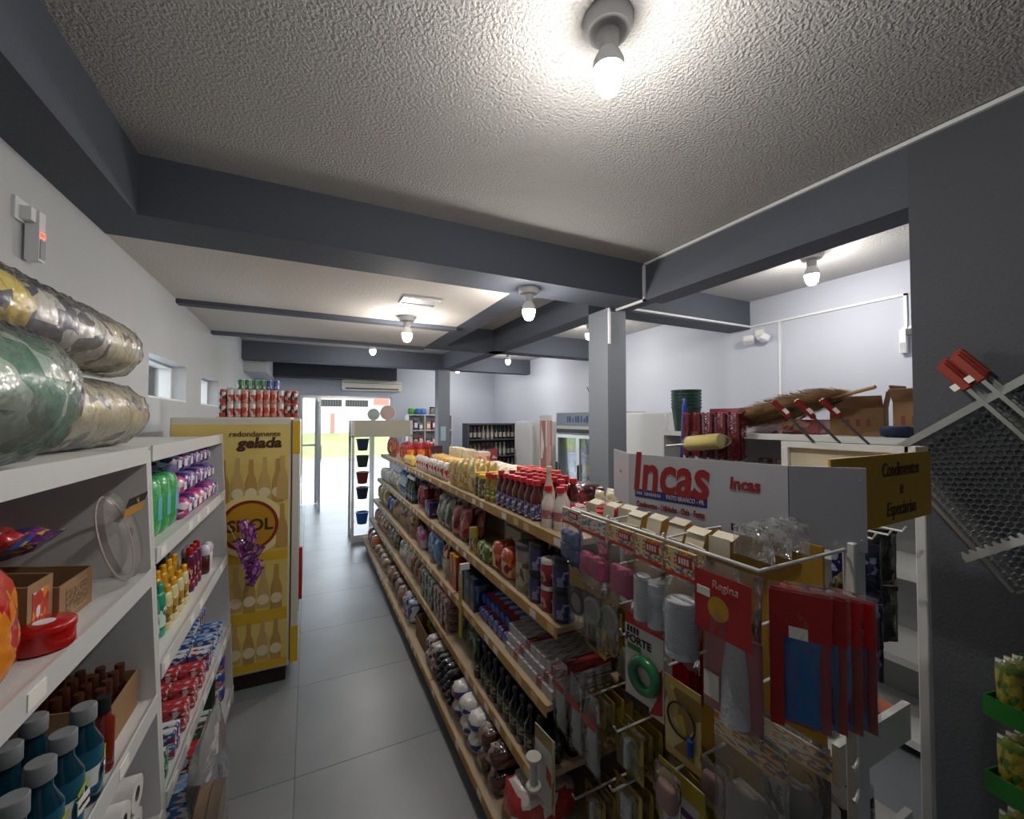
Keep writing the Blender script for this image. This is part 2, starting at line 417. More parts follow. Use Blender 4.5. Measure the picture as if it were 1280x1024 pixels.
# street entrance and what lies outside
d = thing('door_1', 'glazed street entrance with an aluminium frame', 'door', (0, YB, 0)); d['kind'] = 'structure'
m_alu = mat('aluminium_frame', 'cfd3d3', .35, .6)
obj('door_frame', boxes([(-.15, -.1, .04, .12, 0, 2.26), (.13, .18, .04, .12, 0, 2.26), (1.65, 1.7, .04, .12, 0, 2.26), (-.1, .13, .04, .12, 2.2, 2.26), (.18, 1.65, .04, .12, 2.22, 2.26), (-.1, .13, .05, .11, 1.2, 1.24)]), m_alu, d)
obj('pane', boxes([(-.1, .13, .07, .08, .02, 1.2)]), m_pane, d); obj('pane', boxes([(-.1, .13, .07, .08, 1.24, 2.2)]), m_pane, d)
lf = obj('door_leaf', boxes([(0, .04, 0, .9, 0, .06), (0, .04, 0, .9, 2.1, 2.16), (0, .04, 0, .05, .06, 2.1), (0, .04, .85, .9, .06, 2.1)]), m_alu, d, (.18, -.88, .02))
obj('pane', boxes([(.017, .023, .05, .85, .06, 2.1)]), m_pane, lf); obj('door_handle', boxes([(.04, .075, .8, .82, .9, 1.2)]), m_steel, lf)
struct('pavement', boxes([(-14, 22, YB, 13.0, -.2, -.02)]), mat('pavement_concrete', 'c0bfc2', .8, var=(2, 'a9a8ac', .6)), 'pale concrete pavement outside the entrance', 'pavement')
struct('road', boxes([(-30, 40, 13.0, 20, -.3, -.1)]), mat('road_asphalt', '9b9ba4', .85, var=(3, '8e8e97', .6)), 'grey road beyond the pavement', 'road')
struct('kerb', boxes([(-30, 40, 20, 20.3, -.1, .05)]), mat('kerb_stone', 'b3a596', .8), 'pale stone kerb before the grass', 'kerb')
g = pyd('verge', [(-30, 20.3, 0), (40, 20.3, 0), (40, 29.5, .85), (-30, 29.5, .85), (40, 31, .85), (-30, 31, .85)], [(0,1,2,3), (3,2,4,5)])
o = obj('grass_verge', g, mat('lawn', '9fae66', .9, bump=(30, 1, 4, .1), var=(1.2, '8b9c54', .8))); tag(o, 'bright green grass verge across the road', 'grass', kind='stuff')
hs = thing('street_house', 'low white house with barred windows and a red gable across the road', 'house', (0, 29.6, .86))
m_hw = mat('house_white', 'e2e0e4', .8); m_bars = mat('iron_bars', '4a4642', .6); m_red = mat('red_roof_paint', 'c2665a', .7)
obj('wall', boxes([(-6, 12, 0, .3, 0, 4.2)]), m_hw, hs)
for x in (.55, 2.2):
    wv = obj('window', boxes([(x, x+1.45, -.02, .05, 1.75, 2.2)]), mat('dark_void', '2e2b2a', .8), hs)
    for q in range(9): bx('bar', x+.08+q*.16, x+.12+q*.16, -.06, -.02, 1.75, 2.2, m_bars, wv)
obj('eaves', boxes([(.4, 3.9, -.12, 0, 2.3, 2.42)]), m_red, hs)
obj('gate_post', boxes([(1.3, 1.55, -.09, 0, .0, 1.3)]), mat('brick_red', '9d6a62', .8), hs)
obj('gate', boxes([(.1, 1.3, -.1, -.05, .1, 1.4)]), mat('pink_gate', 'd8b6b0', .7), hs)
obj('gable', boxes([(4.0, 5.6, -.15, 0, 1.9, 2.9), (5.9, 7.4, -.15, 0, 1.9, 2.9)]), m_red, hs)
struct('wall_neighbour', boxes([(-3.6, -3.4, 0, 12, 0, 2.15)]), mat('neighbour_brick', '8d6c60', .85, bump=(20, .4)), 'brown boundary wall outside the high windows', 'wall')

# ------------------------------------------------------------------ ceiling fittings
m_bulb = mat('lit_led_bulb', 'fff8f0', .4, emit=BULB)
def lamp(x, y, z, label):
    t = thing('ceiling_lamp', label, 'lamp', (x, y, z), group='bare bulb ceiling lamps'); t.scale = (1.2, 1.2, 1.3)
    obj('ceiling_rose', lathe([(.03, -.035), (.055, -.03), (.065, -.01), (.065, 0)], 20), mat('lamp_holder', 'b9bbbd', .45), t)
    obj('socket', lathe([(.024, -.075), (.027, -.06), (.03, -.03)], 14), MATS['lamp_holder'], t)
    b = obj('bulb', lathe([(.008, -.182), (.022, -.176), (.032, -.16), (.038, -.138), (.0388, -.122)], 18), m_bulb, t)
    obj('bulb_collar', lathe([(.0388, -.123), (.04, -.104), (.03, -.085), (.022, -.072)], 18), m_plast, t)
    return t
lamp(.83, 1.01, ZH, 'large lit bulb on the popcorn ceiling above the hanging goods')
lamp(1.44, 2.66, ZL, 'lit bulb under the wide cross beam')
lamp(.82, 3.9, ZL, 'lit bulb on the lowered ceiling near the hatch')
lamp(.9, 6.8, ZH, 'lit bulb between the lowered ceiling and the entrance')
lamp(3.4, 1.8, ZH, 'lit bulb above the tool shelf in the side room')
lamp(3.3, 6.9, ZH, 'lit bulb on the ceiling over the wine shelves')
lamp(3.2, 4.3, ZH, 'lit bulb on the ceiling over the glass coolers')
lamp(2.9, 8.6, ZH, 'small lit bulb by the entrance behind the grey column')
hatch = thing('ceiling_hatch', 'white rectangular hatch in the lowered ceiling', 'hatch', (.8, 3.33, ZL))
obj('hatch_frame', boxes([(-.15, .15, -.1, -.085, -.015, 0), (-.15, .15, .085, .1, -.015, 0), (-.15, -.135, -.085, .085, -.015, 0), (.135, .15, -.085, .085, -.015, 0)]), m_plast, hatch)
obj('hatch_panel', boxes([(-.135, .135, -.085, .085, -.006, 0)]), m_plast, hatch)

# wall sockets, emergency lights, conduits
def conduit(pts, label, wd=.018):
    v = []
    for a, b in zip(pts, pts[1:]):
        lo = [min(p, q) - wd/2 for p, q in zip(a, b)]; hi = [max(p, q) + wd/2 for p, q in zip(a, b)]
        v.append((lo[0], hi[0], lo[1], hi[1], lo[2], hi[2]))
    o = obj('cable_conduit', boxes(v), m_plast); tag(o, label, 'conduit', 'white cable conduits')
conduit([(2.391, .0, 2.985), (2.391, 2.491, 2.985), (2.391, 2.491, ZL-.01), (2.391, 2.82, ZL-.01)], 'white conduit along the beam over the side room opening')
conduit([(2.31, 2.82, ZL-.01), (2.31, 2.82, ZL-.3)], 'short white conduit down the column top')
conduit([(2.52, 2.82, ZL+.02), (RX-.01, 2.82, ZL+.02)], 'white conduit along the beam crossing the side room')
conduit([(RX-.01, 2.8, ZL+.02), (RX-.01, 1.55, ZL+.02), (RX-.01, 1.55, 2.47)], 'white conduit on the white wall leading to the emergency light')
conduit([(RX-.01, 2.52, ZL), (RX-.01, 2.52, 1.2)], 'white conduit running down the white wall behind the tool shelf')
def emergency(x, y, z, sx, label, led):
    t = thing('emergency_light', label, 'emergency light', (x, y, z)); t.scale = (.8, .8, .8)
    s = 1 if sx > 0 else -1
    obj('socket_plate', boxes([(min(0, s*.012), max(0, s*.012), -.06, .06, -.04, .06)]), m_plast, t)
    obj('plug', boxes([(min(s*.012, s*.05), max(s*.012, s*.05), -.03, .01, -.03, .03)]), m_blackp if not led else m_plast, t)
    obj('body', boxes([(min(s*.012, s*.06), max(s*.012, s*.06), .012, .062, -.2, .03)]), m_plast, t)
    obj('diffuser', boxes([(min(s*.06, s*.064), max(s*.06, s*.064), .018, .056, -.19, -.1)]), mat('grey_diffuser', '9fa4a8', .2), t)
    if led: obj('indicator', boxes([(s*.06, s*.066, .025, .05, -.085, -.07)]), mat('red_led', 'ff2a1a', .4, emit=6), t)
emergency(WX, 2.13, 2.50, 1, 'white plug-in emergency light with a red indicator on the pale wall', True)
emergency(RX, 1.53, 2.43, -1, 'white emergency light hanging under its socket in the side room', False)
t = thing('flood_light', 'twin white floodlight on the wall under the side room beam', 'light', (RX, 2.72, 2.62))
obj('bracket', boxes([(-.03, 0, -.04, .04, -.02, .06)]), m_plast, t)
for s in (-1, 1): obj('lamp_head', box(.09, .1, .07, .012), m_plast, t, (-.09, s*.07, -.07), (0, .5, s*.5))
ac = thing('air_conditioner', 'long white split air conditioner above the street entrance', 'air conditioner', (1.25, YB, 2.38))
obj('body', prism([(-.62, .03), (-.6, 0), (.6, 0), (.62, .03), (.62, .2), (.6, .22), (-.6, .22), (-.62, .2)], .19), mat('ac_cream', 'dcdad0', .4), ac)
obj('air_vent', boxes([(-.55, .55, -.195, -.19, .02, .05)]), mat('vent_dark', '55554f', .6), ac)
obj('front_seam', boxes([(-.6, .6, -.194, -.19, .15, .156)]), MATS['vent_dark'], ac)
n = obj('column_notice', boxes([(2.27, 2.37, 7.712, 7.719, 1.35, 1.62)]), mat('pale_blue_notice', 'a9c6cf', .6)); tag(n, 'pale blue printed notice taped to the far grey column', 'notice')
# ------------------------------------------------------------------ white wall shelving
m_shelf = mat('white_shelf_enamel', 'd2d4d4', .4, bump=(30, .05)); m_shelf2 = mat('grey_shelf_back', 'a7abae', .6)
m_tag = mat('price_tag_paper', 'f1f0e8', .6); m_tagy = mat('yellowed_price_tag', 'd9c48a', .6)
def front_x(z): return -.395 - .05*z            # the unit is deeper towards the floor
def wall_unit(y0, y1, levels, label):
    t = thing('shelving_unit', label, 'shelving', (0, y0, 0), group='white wall shelving'); L_ = y1 - y0
    def side(y):
        v = []
        for yy in (y, y+.022):
            v += [(WX+.005, yy, 0), (front_x(0), yy, 0), (front_x(1.648), yy, 1.648), (WX+.005, yy, 1.648)]
        return pyd('side', v, [(0,1,2,3), (7,6,5,4), (0,4,5,1), (1,5,6,2), (2,6,7,3), (3,7,4,0)])
    obj('side_panel', side(0), m_shelf, t); obj('side_panel', side(L_-.022), m_shelf, t)
    obj('back_panel', boxes([(WX+.005, WX+.02, .022, L_-.022, .02, 1.6)]), m_shelf2, t)
    for z in levels:
        fx = front_x(z)
        s = obj('shelf', boxes([(WX+.02, fx, .023, L_-.023, z-.022, z)]), m_shelf, t)
        obj('price_rail', boxes([(fx, fx+.006, .023, L_-.023, z-.042, z+.012)]), m_shelf, s)
        if z < 1.6:
            for k in range(int(L_/.17)):
                if rnd.random() < .8: obj('price_tag', box(.002, .06, .032), m_tag if rnd.random() < .7 else m_offw, s, (fx+.007, .1 + k*.17 + rnd.uniform(-.03, .03), z-.03))
    return t
wall_unit(.15, 1.78, [.1, .46, .84, 1.25, 1.65], 'white wall shelving unit holding wrapped rolls and mouthwash')
wall_unit(1.782, 3.12, [.1, .48, .914, 1.304, 1.65], 'white wall shelving unit next to the beer cooler')

# wrapped rolls on top -------------------------------------------------
def roll_bundle(x, y0, y1, z, r, cols, seed, label):
    """blankets rolled side by side in one clear plastic sleeve"""
    t = thing('wrapped_roll_bundle', label, 'bundle', (x, y0, z)); L_ = y1 - y0; n = len(cols)
    for k, c in enumerate(cols):
        v, f = [], []; S = 22; R = 8; l = L_/n
        for j in range(R+1):
            for q in range(S):
                a = 2*PI*q/S; p = Vector((math.cos(a)*1.6+seed*4, math.sin(a)*1.6, (k*R+j)*.42))
                rr = r*(.9 - .1*abs(noise.noise(p*1.4)) - .03*noise.noise(p*3.7)) * (1 if 0 < j < R else .74) * (1 if 1 < j < R-1 else .95)
                v.append((rr*math.cos(a), k*l + .004 + (l-.008)*j/R, r + rr*math.sin(a)*.97))
        for j in range(R):
            for q in range(S): f.append((j*S+q, (j+1)*S+q, (j+1)*S+(q+1)%S, j*S+(q+1)%S))
        f.append(tuple(range(S))); f.append(tuple(reversed(range(R*S, R*S+S))))
        obj('rolled_blanket', pyd('roll', v, f, True, 60), c, t)
    v, f = [], []; S = 44; R = 20*n
    for j in range(R+1):
        for q in range(S):
            a = 2*PI*q/S; p = Vector((math.cos(a)*2+seed*7, math.sin(a)*2, j*.16))
            e = 1 if 2 < j < R-2 else (.85 if 1 < j < R-1 else .6 if j in (1, R-1) else .3)
            rd = 1 - abs(noise.noise(p*1.7)); rd2 = 1 - abs(noise.noise(p*3.9+Vector((3, 1, 2)))); rr = r*(.93 + .07*rd**3 + .045*rd2**4 + .02*noise.noise(p*.8))*e
            v.append((rr*math.cos(a), -.015 + (L_+.03)*j/R, r + max(-r*.99, rr*math.sin(a))))
    for j in range(R):
        for q in range(S): f.append((j*S+q, (j+1)*S+q, (j+1)*S+(q+1)%S, j*S+(q+1)%S))
    obj('plastic_sleeve', pyd('sleeve', v, f, True, 80), film('blanket_sleeve', 'f2f4f4', .12, .1, .5, 60, 1.5), t)
    return t
def fabric(key, a, b, c, sc=3): return pack(key, a, b, c, 0, 1.01, sc, .7, .25, .5)
f1 = fabric('blanket_navy', '30344e', '3a3e58', 'e6e4dc', 4); f2 = fabric('blanket_yellow', 'e0c230', 'e6cc48', '3a3550', 2.4)
f3 = fabric('blanket_cream', 'e2d4a6', 'e8deba', '5a5650', 3.2); f4 = fabric('blanket_black', '4a4a50', 'd8d4c8', '2a2b30', 4)
f5 = fabric('blanket_green', '5a9a7c', '3f8a68', 'c4d8c8', 4); f6 = fabric('blanket_red', 'a84a4c', '6aa888', 'd8e0d4', 4)
roll_bundle(-.70, 1.33, 2.2, 1.65, .122, [f4, f3, f3], 1, 'clear-wrapped bundle of cream and black rolled blankets lying on the shelf top')
roll_bundle(-.72, 1.28, 2.2, 1.912, .115, [f2, f1, f4, f3], 2, 'clear-wrapped bundle of navy and yellow rolled blankets stacked on another bundle')
roll_bundle(-.585, .6, 1.26, 1.65, .15, [f6, f5], 3, 'clear-wrapped bundle of green and red rolled blankets at the shelf edge')

# second shelf: sweets -------------------------------------------------
m_card = mat('brown_cardboard', '9a7a56', .8, var=(4, '8a6a48', .6)); m_card2 = mat('dark_cardboard', '5b4130', .8)
def tray_box(name, label, x, y, z, w, d, h, m, rz=PI/2, printed=None, cut=.55, cat='box', inner=None):
    """open display carton, low at the front (faces -y before turning)"""
    t = thing(name, label, cat, (x, y, z+.001), rz); k = .004
    obj('bottom', boxes([(-w/2, w/2, -d/2, d/2, 0, k)]), m, t)
    obj('rear_wall', boxes([(-w/2, w/2, d/2-k, d/2, k, h)]), m, t)
    obj('front_wall', boxes([(-w/2, w/2, -d/2, -d/2+k, k, h*cut)]), m, t)
    for s in (-1, 1):
        p = [(-d/2+k, k), (d/2-k, k), (d/2-k, h), (-d/2+k, h*cut)]
        x0 = s*w/2; x1 = x0 - s*k
        obj('side_wall', pyd('flank', [(x0, a, b) for a, b in p] + [(x1, a, b) for a, b in p], [(0,1,2,3), (7,6,5,4), (0,4,5,1), (1,5,6,2), (2,6,7,3), (3,7,4,0)]), m, t)
    if printed: obj('printed_panel', boxes([(-w*.32, w*.32, -d/2-.001, -d/2, h*.1, h*cut*.85)]), printed, t)
    return t
candy = [pack('sweets_blue', 'd7d9e6', '2c58c0', 'e9e9ef', .1, .9, 7, .25, .6, .6, 'c0304c'),
         pack('sweets_purple', '5b2a66', '8a3a8a', '2f6fc4', .1, .9, 7, .25, .6, .6, 'e8c23c'),
         pack('sweets_red', 'b3202a', 'd94a2c', '4a1b5a', .1, .9, 7, .25, .6, .6, 'e6dfd2'),
         pack('sweets_brown', '6a4030', '8c5a3a', 'c84038', .1, .9, 6, .25, .6, .6, 'd9d0c4')]
Z2 = 1.25
tray_box('sweets_carton', 'brown open carton filled with red wrapped sweets', -.69, 1.13, Z2, .28, .24, .15, m_card2, printed=candy[2])
tray_box('sweets_carton', 'kraft carton with a picture panel beside the red sweets carton', -.66, 1.325, Z2, .1, .24, .17, m_card, printed=pack('carton_picture', '9a7a56', 'c03a20', 'e08a30', .0, 1, 4, .4, .3, 0, 'd8e0ea'), cut=.8)
tray_box('sweets_carton', 'shallow kraft carton with printed text holding lollipop bags', -.66, 1.465, Z2, .17, .26, .13, m_card, printed=pack('carton_text', '9a7a56', '6b5138', '9a7a56', .1, .9, 14, .6, 0), cut=.75)
for L4 in range(4):
    for k in range(6):
        put(softpack('sweets_bag', .1, .03, .085, candy[2], seed=(k+L4) % 4), 'small red foil bag of sweets packed in the brown carton', 'sweets',
            (-.742 + (k % 2)*.105, 1.042 + (k//2)*.088, Z2 + .006 + L4*.031), 0, 'red sweets in the brown carton')
for k, (w_, x, y, z, rx, rz, c, lb) in enumerate([
    (.19, -.77, 1.13, Z2+.205, 1.45, PI/2, 0, 'glossy white and blue bag of sweets lying across the brown carton'),
    (.095, -.75, 1.325, Z2+.215, 1.45, PI/2, 2, 'narrow red bag of sweets lying on the picture carton'),
    (.155, -.75, 1.465, Z2+.18, 1.42, PI/2, 1, 'purple bag of lollipops lying on the shallow kraft carton'),
    (.19, -.872, 1.05, Z2+.003, 0, PI/2, 3, 'brown bag of toffees standing at the shelf back'),
    (.19, -.872, 1.26, Z2+.003, 0, PI/2, 0, 'blue and red bag of wrapped sweets standing at the shelf back'),
    (.19, -.872, 1.465, Z2+.003, 0, PI/2, 1, 'purple and blue bag of sweets standing at the shelf back'),
    (.16, -.872, 1.66, Z2+.003, 0, PI/2, 2, 'red bag of sweets standing behind the round clear tray')]):
    put(bag('sweets_bag', w_, .17 if k < 3 else .25, .06, candy[c], m_plast, k), lb, 'sweets', (x, y, z), 0, rot=(rx, 0, rz))
t = thing('snack_bag', 'orange bag of crisps with a red pattern leaning out over the shelf', 'snack bag', (-.497, 1.09, Z2+.02), rot=(-.15, 0, PI/2+.2))
obj('bag', pouch(.2, .22, .06, 5), pack('crisps_orange', 'd8541c', 'e88a1e', 'c42016', .05, .95, 3, .25, .6, .4, 'e9a01e'), t); obj('top_seal', box(.19, .004, .018), mat('seal_red', 'a01a14', .3), t, (0, 0, .203))
t = thing('round_tin', 'shiny red round tin lying near the orange crisps', 'tin', (-.515, 1.28, Z2+.001))
obj('tin', lathe([(.045, 0), (.05, .004), (.05, .04)], 24), mat('tin_red', 'b3140f', .25, coat=.6), t); obj('lid', lathe([(.052, .04), (.052, .052), (.048, .056)], 24), MATS['tin_red'], t); obj('emblem', lathe([(.018, .0562), (.018, .057)], 20), m_plast, t)
t = thing('sweets_dome_pack', 'round clear plastic tray with a black label hanging on the shelf side', 'tray', (-.5, 1.645, Z2+.012), PI/2); t.scale = (.62, .62, .8)
obj('dome', lathe([(.16, 0), (.165, .004), (.165, .03), (.12, .055), (.02, .06)], 28, False), film('dome_film', 'd9d4cf', .2, .15, .5, 14), t, (0, .02, .168), (1.25, 0, 0))
obj('tray_rim', torus(.163, .005, 28, 6), mat('rim_plastic', 'cfc8c0', .25), t, (0, .02, .168), (1.25, 0, 0))
obj('header_label', boxes([(-.12, .13, -.002, .0, 0, .035)]), m_blackp, t, (.0, -.05, .29), (.35, 0, 0)); obj('label_ring', torus(.012, .002, 14, 4), mat('gold_print', 'c9a54a', .4), t, (0, -.06, .31), (PI/2, 0, 0))
obj('yellow_card', boxes([(-.13, .12, -.002, .0, -.03, 0)]), mat('amber_card', 'b9852a', .5), t, (0, -.05, .285), (.25, 0, 0))

# third shelf: mouthwash ---------------------------------------------------------
m_teal = liquid('teal_mouthwash', '0a3a4c'); m_greycap = mat('grey_ribbed_cap', '7d8286', .5)
m_mwl = pack('mouthwash_label', '12607a', 'e8eef0', '12607a', .12, .55, 3, .4, .3, 0, 'c8d23a')
LT = text('tmp_lettering', 'LISTERINE', .0085, m_blackp, None, (0, 0, 0), (0, 0, 0)); LTM = LT.data; bpy.data.objects.remove(LT)
mw = bottle('mouthwash_bottle', .225, .036, m_teal, m_greycap, m_mwl, .55, .15, .6, 16, (.14, .58), .024)
mw['parts'] += [('front_label', box(.042, .002, .03), m_tag, (0, -.0385, .05)), ('label_lettering', LTM, m_blackp, (0, -.0405, .065), (PI/2, 0, 0)), ('green_stripe', box(.04, .002, .008), mat('stripe_lime', 'b4bc3a', .4), (0, -.0385, .095), (0, -.35, 0))]
Z3 = .84
for X, Y in [(-.475, 1.18), (-.56, 1.17), (-.645, 1.17), (-.73, 1.17), (-.475, 1.265), (-.56, 1.265), (-.645, 1.265), (-.475, 1.36), (-.56, 1.36), (-.475, 1.09), (-.56, 1.09), (-.645, 1.09), (-.475, 1.0), (-.56, 1.0)]:
    put(mw, 'teal mouthwash bottle with a ribbed grey cap', 'bottle', (X, Y, Z3+.0005), PI/2+rnd.uniform(-.3, .3), 'mouthwash bottles on the wall shelf')
for X, Y in [(-.66, 1.36), (-.74, 1.31)]:
    put(bottle('mouthwash_bottle', .21, .034, liquid('wine_red_mouthwash', '4a1220'), m_greycap, m_mwl, .55, .15, .6, 14, capr=.022), 'dark red mouthwash bottle behind the teal ones', 'bottle', (X, Y, Z3+.0005), PI/2, 'red mouthwash bottles')
put(bottle('cologne_bottle', .19, .024, liquid('amber_red_liquid', '7a2418'), m_blackp, None, .5, .2, .68, 12), 'slim red bottle with a black cap next to the brown carton', 'bottle', (-.47, 1.455, Z3+.0005), PI/2)
for k in range(3):
    put(carton('toothbrush_pack', .11, .02, .2, pack('brush_card', '1f4f9a', 'cfd8e2', '2f7fd0', .2, .7, 6), None), 'blue and white carded toothbrush pack behind the mouthwash', 'toothbrush', (-.80, 1.0+k*.13, Z3+.0005), PI/2+.1*k, 'carded toothbrushes')
for k in range(3):
    put(carton('soap_box', .09, .06, .11, pack('soap_grey', '34383c', 'b8bcc0', '50545a', .3, .8, 5), None), 'dark grey soap box at the shelf back', 'box', (-.74, 1.45+k*.1, Z3+.0005), PI/2, 'dark soap boxes')
tray_box('lip_balm_carton', 'brown carton packed with small dark capped bottles', -.58, 1.64, Z3, .2, .2, .14, m_card, cut=.8)
for i in range(4):
    for j in range(4):
        put(bottle('nail_polish_bottle', .15, .017, liquid('dark_bronze', '3a1d14'), mat('bronze_cap', '6a4030', .3, .6), None, .6, .3, .6, 8), 'small dark bottle with a bronze cap in the brown carton', 'bottle', (-.65 + i*.045, 1.57 + j*.045, Z3+.006), 0, 'small bottles in the brown carton')
# fourth shelf: toilet paper ------------------------------------------------------
Z4 = .46
m_paper = mat('tissue_paper', 'dcdada', .85, bump=(40, .2)); m_tpw = pack('tissue_wrap', 'e2dcdc', 'c9a9b4', '7a3048', .3, .7, 4, .3, .5, .5, 'e6e2e2')
for k in range(9):
    for s in range(2):
        t = thing('toilet_roll', 'white toilet roll on its side under the mouthwash shelf', 'toilet roll', (-.455, .86 + k*.101, Z4 + .05 + s*.1), rot=(0, -PI/2, 0), group='toilet rolls on the low shelf')
        obj('paper', ring(.02, .049, .098, 20), m_paper, t); obj('core', ring(.018, .02, .098, 14), mat('grey_core', '6a625c', .8), t)
        obj('wrapper', ring(.0492, .0497, .05, 20), m_tpw, t, (0, 0, .04))
# ------------------------------------------------------------------ far wall unit: toiletries
def fx(z): return front_x(z) - .012
# pads (1.304)
pads = [pack('pads_purple', '4a2a7a', '6a3a9a', 'c9b6dc', .2, .8, 4, .25, .6, .4, '2a2450'), pack('pads_pink', 'c03a86', 'd85a9a', 'f0d6e4', .2, .8, 4, .25, .6, .4, '7a2a7a'),
        pack('pads_lilac', '8a78b8', 'a08cc8', '3a3a6a', .2, .8, 5, .25, .6, .4, 'd8d0e6'), pack('pads_navy', '23265a', '30347a', '8a80c0', .2, .8, 4, .25, .6, .4, 'd04a8a')]
for s in range(3):
    for k in range(7):
        y = 2.36 + k*.103; c = [3, 0, 1, 0, 2, 3, 2, 0, 2][(k + s*2) % 9]
        if s == 0: c = [1, 0, 1, 1, 0, 1, 2, 1, 0][k]
        lb = ['pink soft pack of pads in the bottom layer of the stack' if c == 1 else 'violet soft pack of pads in the bottom layer of the stack',
              'soft pack of pads in the middle layer of the stack', 'soft pack of pads on top of the stack'][s]
        nm = ['violet', 'pink', 'lilac', 'navy'][c]
        if s: lb = nm + ' ' + lb
        put(softpack('sanitary_pads', .098, .098, .17, pads[c], m_plast, seed=(k+s) % 3, amp=.06), lb, 'pads', (fx(1.304)-.09-.02*s, y, 1.3045 + s*.099), PI/2 + rnd.uniform(-.08, .08), 'packs of pads')
        if s < 2: put(softpack('sanitary_pads', .098, .098, .17, pads[(c+1) % 4], m_plast, seed=k % 3, amp=.06), nm + ' pads pack in the second row behind the stack front', 'pads', (fx(1.304)-.29, y, 1.3045 + s*.099), PI/2, 'packs of pads in the second row')
for k in range(4):
    P = softpack('diaper_pack', .108, .235, .1, pack('diaper_green', '2f9a4e', '3fb060', '7fd0c0', .0, 1, 2.5, .25, .6, .5, '2a8a46'), mat('seal_lightblue', '6ab8d0', .3), k % 2, .03)
    put(P, 'bright green upright pack of wipes with a pale blue top', 'wipes', (fx(1.304)-.07, 1.868+k*.112, 1.3045), PI/2, 'green wipes packs')
    put(P, 'green pack of wipes in the row behind', 'wipes', (fx(1.304)-.22, 1.868+k*.112, 1.3045), PI/2, 'green wipes packs behind')
# shampoo (.914)
m_redp = mat('red_shampoo', '8e1420', .25, coat=.5); m_redcap = mat('red_cap', 'a81a1c', .35); m_yel = mat('yellow_shampoo', 'd09a1e', .3, coat=.4); m_yelcap = mat('yellow_cap', 'd8a11c', .35)
m_grn = mat('green_shampoo', '2a9a78', .3, coat=.4); m_cream = mat('cream_bottle', 'd9cf9c', .35, coat=.3); m_pinkb = mat('pink_bottle', 'd9a9b4', .35, coat=.3); m_orange = mat('orange_cap', 'd8641e', .35)
Z = .9145; F = fx(.914)
def oval(name, h, w_, d_, m, mc, ml=None, capw=.6):
    P = [('body', lathe([(.46, 0), (.5, .01/h*h), (.5, h*.66), (.44, h*.78), (.3, h*.84)], 14), m, ), ('cap', lathe([(.32, h*.835), (.32, h*.985), (.28, h)], 12), mc)]
    if ml: P.append(('label', lathe([(.506, h*.15), (.506, h*.6)], 14, False), ml))
    return dict(name=name, parts=P, w=w_, d=d_, h=h)
def put_oval(P, label, loc, rz, group):
    o = put(P, label, 'bottle', loc, rz, group); o.scale = (P['w'], P['d'], 1)
lab_g = pack('shampoo_label_green', '1f7a60', 'cfe6da', '103a30', .1, .9, 4); lab_y = pack('shampoo_label_cream', 'e6dcae', 'b08a30', '6a5a30', .1, .9, 5); lab_r = pack('shampoo_label_red', 'a02028', '4a1030', 'd8a0a0', .1, .9, 5)
for k in range(6): put_oval(oval('shampoo_bottle', .25, .07, .045, m_redp, m_redcap if k % 2 else m_blackp, lab_r), 'dark red shampoo bottle in the back row', (F-.2, 2.0+k*.098, Z), PI/2, 'red shampoo bottles')
for k in range(4): put_oval(oval('shampoo_bottle', .23, .07, .045, m_redp, m_orange, lab_r), 'red conditioner bottle with an orange cap', (F-.27, 2.05+k*.12, Z), PI/2, 'red conditioner bottles')
for k in range(6): put_oval(oval('shampoo_bottle', .19, .062, .04, m_yel, m_yelcap, lab_y), 'yellow shampoo bottle with a yellow cap', (F-.12, 2.1+k*.085, Z), PI/2, 'yellow shampoo bottles in the second row')
for k in range(4): put_oval(oval('shampoo_bottle', .175, .062, .04, m_cream, m_yelcap, lab_y), 'cream shampoo bottle with a yellow cap in the front row', (F-.05, 2.12+k*.085, Z), PI/2, 'cream shampoo bottles in front')
for k in range(2): put_oval(oval('shampoo_bottle', .2, .07, .045, m_grn, m_grn if k else m_blackp, lab_g), ['green shampoo bottle with a black cap', 'green shampoo bottle with a green cap'][k], (F-.06, 1.985+k*.078, Z), PI/2, None)
for k in range(3): put_oval(oval('shampoo_bottle', .165, .05, .035, m_pinkb if k != 1 else mat('pale_blue_bottle', '9ab0d0', .35, coat=.3), m_plast, None), ['pale pink lotion bottle by the shelf divider', 'pale blue lotion bottle by the shelf divider', 'pink lotion bottle between blue and green bottles'][k], (F-.045, 1.834+k*.05, Z), PI/2, None)
for k in range(3): put_oval(oval('shampoo_bottle', .21, .05, .045, mat('plum_bottle', '5a1f4a', .3, coat=.4), m_redcap, lab_r), 'plum coloured shampoo bottle after the yellow ones', (F-.06, 2.53+k*.07, Z), PI/2, 'plum shampoo bottles')
m_deo = mat('deodorant_white', 'dcd9d6', .3, coat=.4)
for k in range(4):
    P = bottle('roll_on_deodorant', .15, .028, mat('deodorant_dark', '4a1a20', .3, coat=.5) if k < 2 else m_deo, mat('pale_round_cap', 'd4cfe0', .3), None, .7, .3, .62, 12, capr=.03)
    P['parts'][1] = ('cap', lathe([(.028, .1), (.031, .115), (.029, .135), (.018, .148), (.004, .152)], 12), mat('pale_round_cap', 'd4cfe0', .3))
    put(P, 'roll-on deodorant with a pale ball cap at the shelf end', 'deodorant', (F-.05-.07*(k % 2), 2.79+(k//2)*.075, Z), PI/2, 'roll-on deodorants')
for k in range(3):
    put(bottle('roll_on_deodorant', .2, .027, mat('deodorant_black', '1b1518', .3, coat=.5), m_orange, None, .6, .18, .7, 12), 'black spray bottle with an orange cap behind the deodorants', 'bottle', (F-.2-.02*k, 2.68+k*.09, Z), PI/2, 'black and orange bottles')
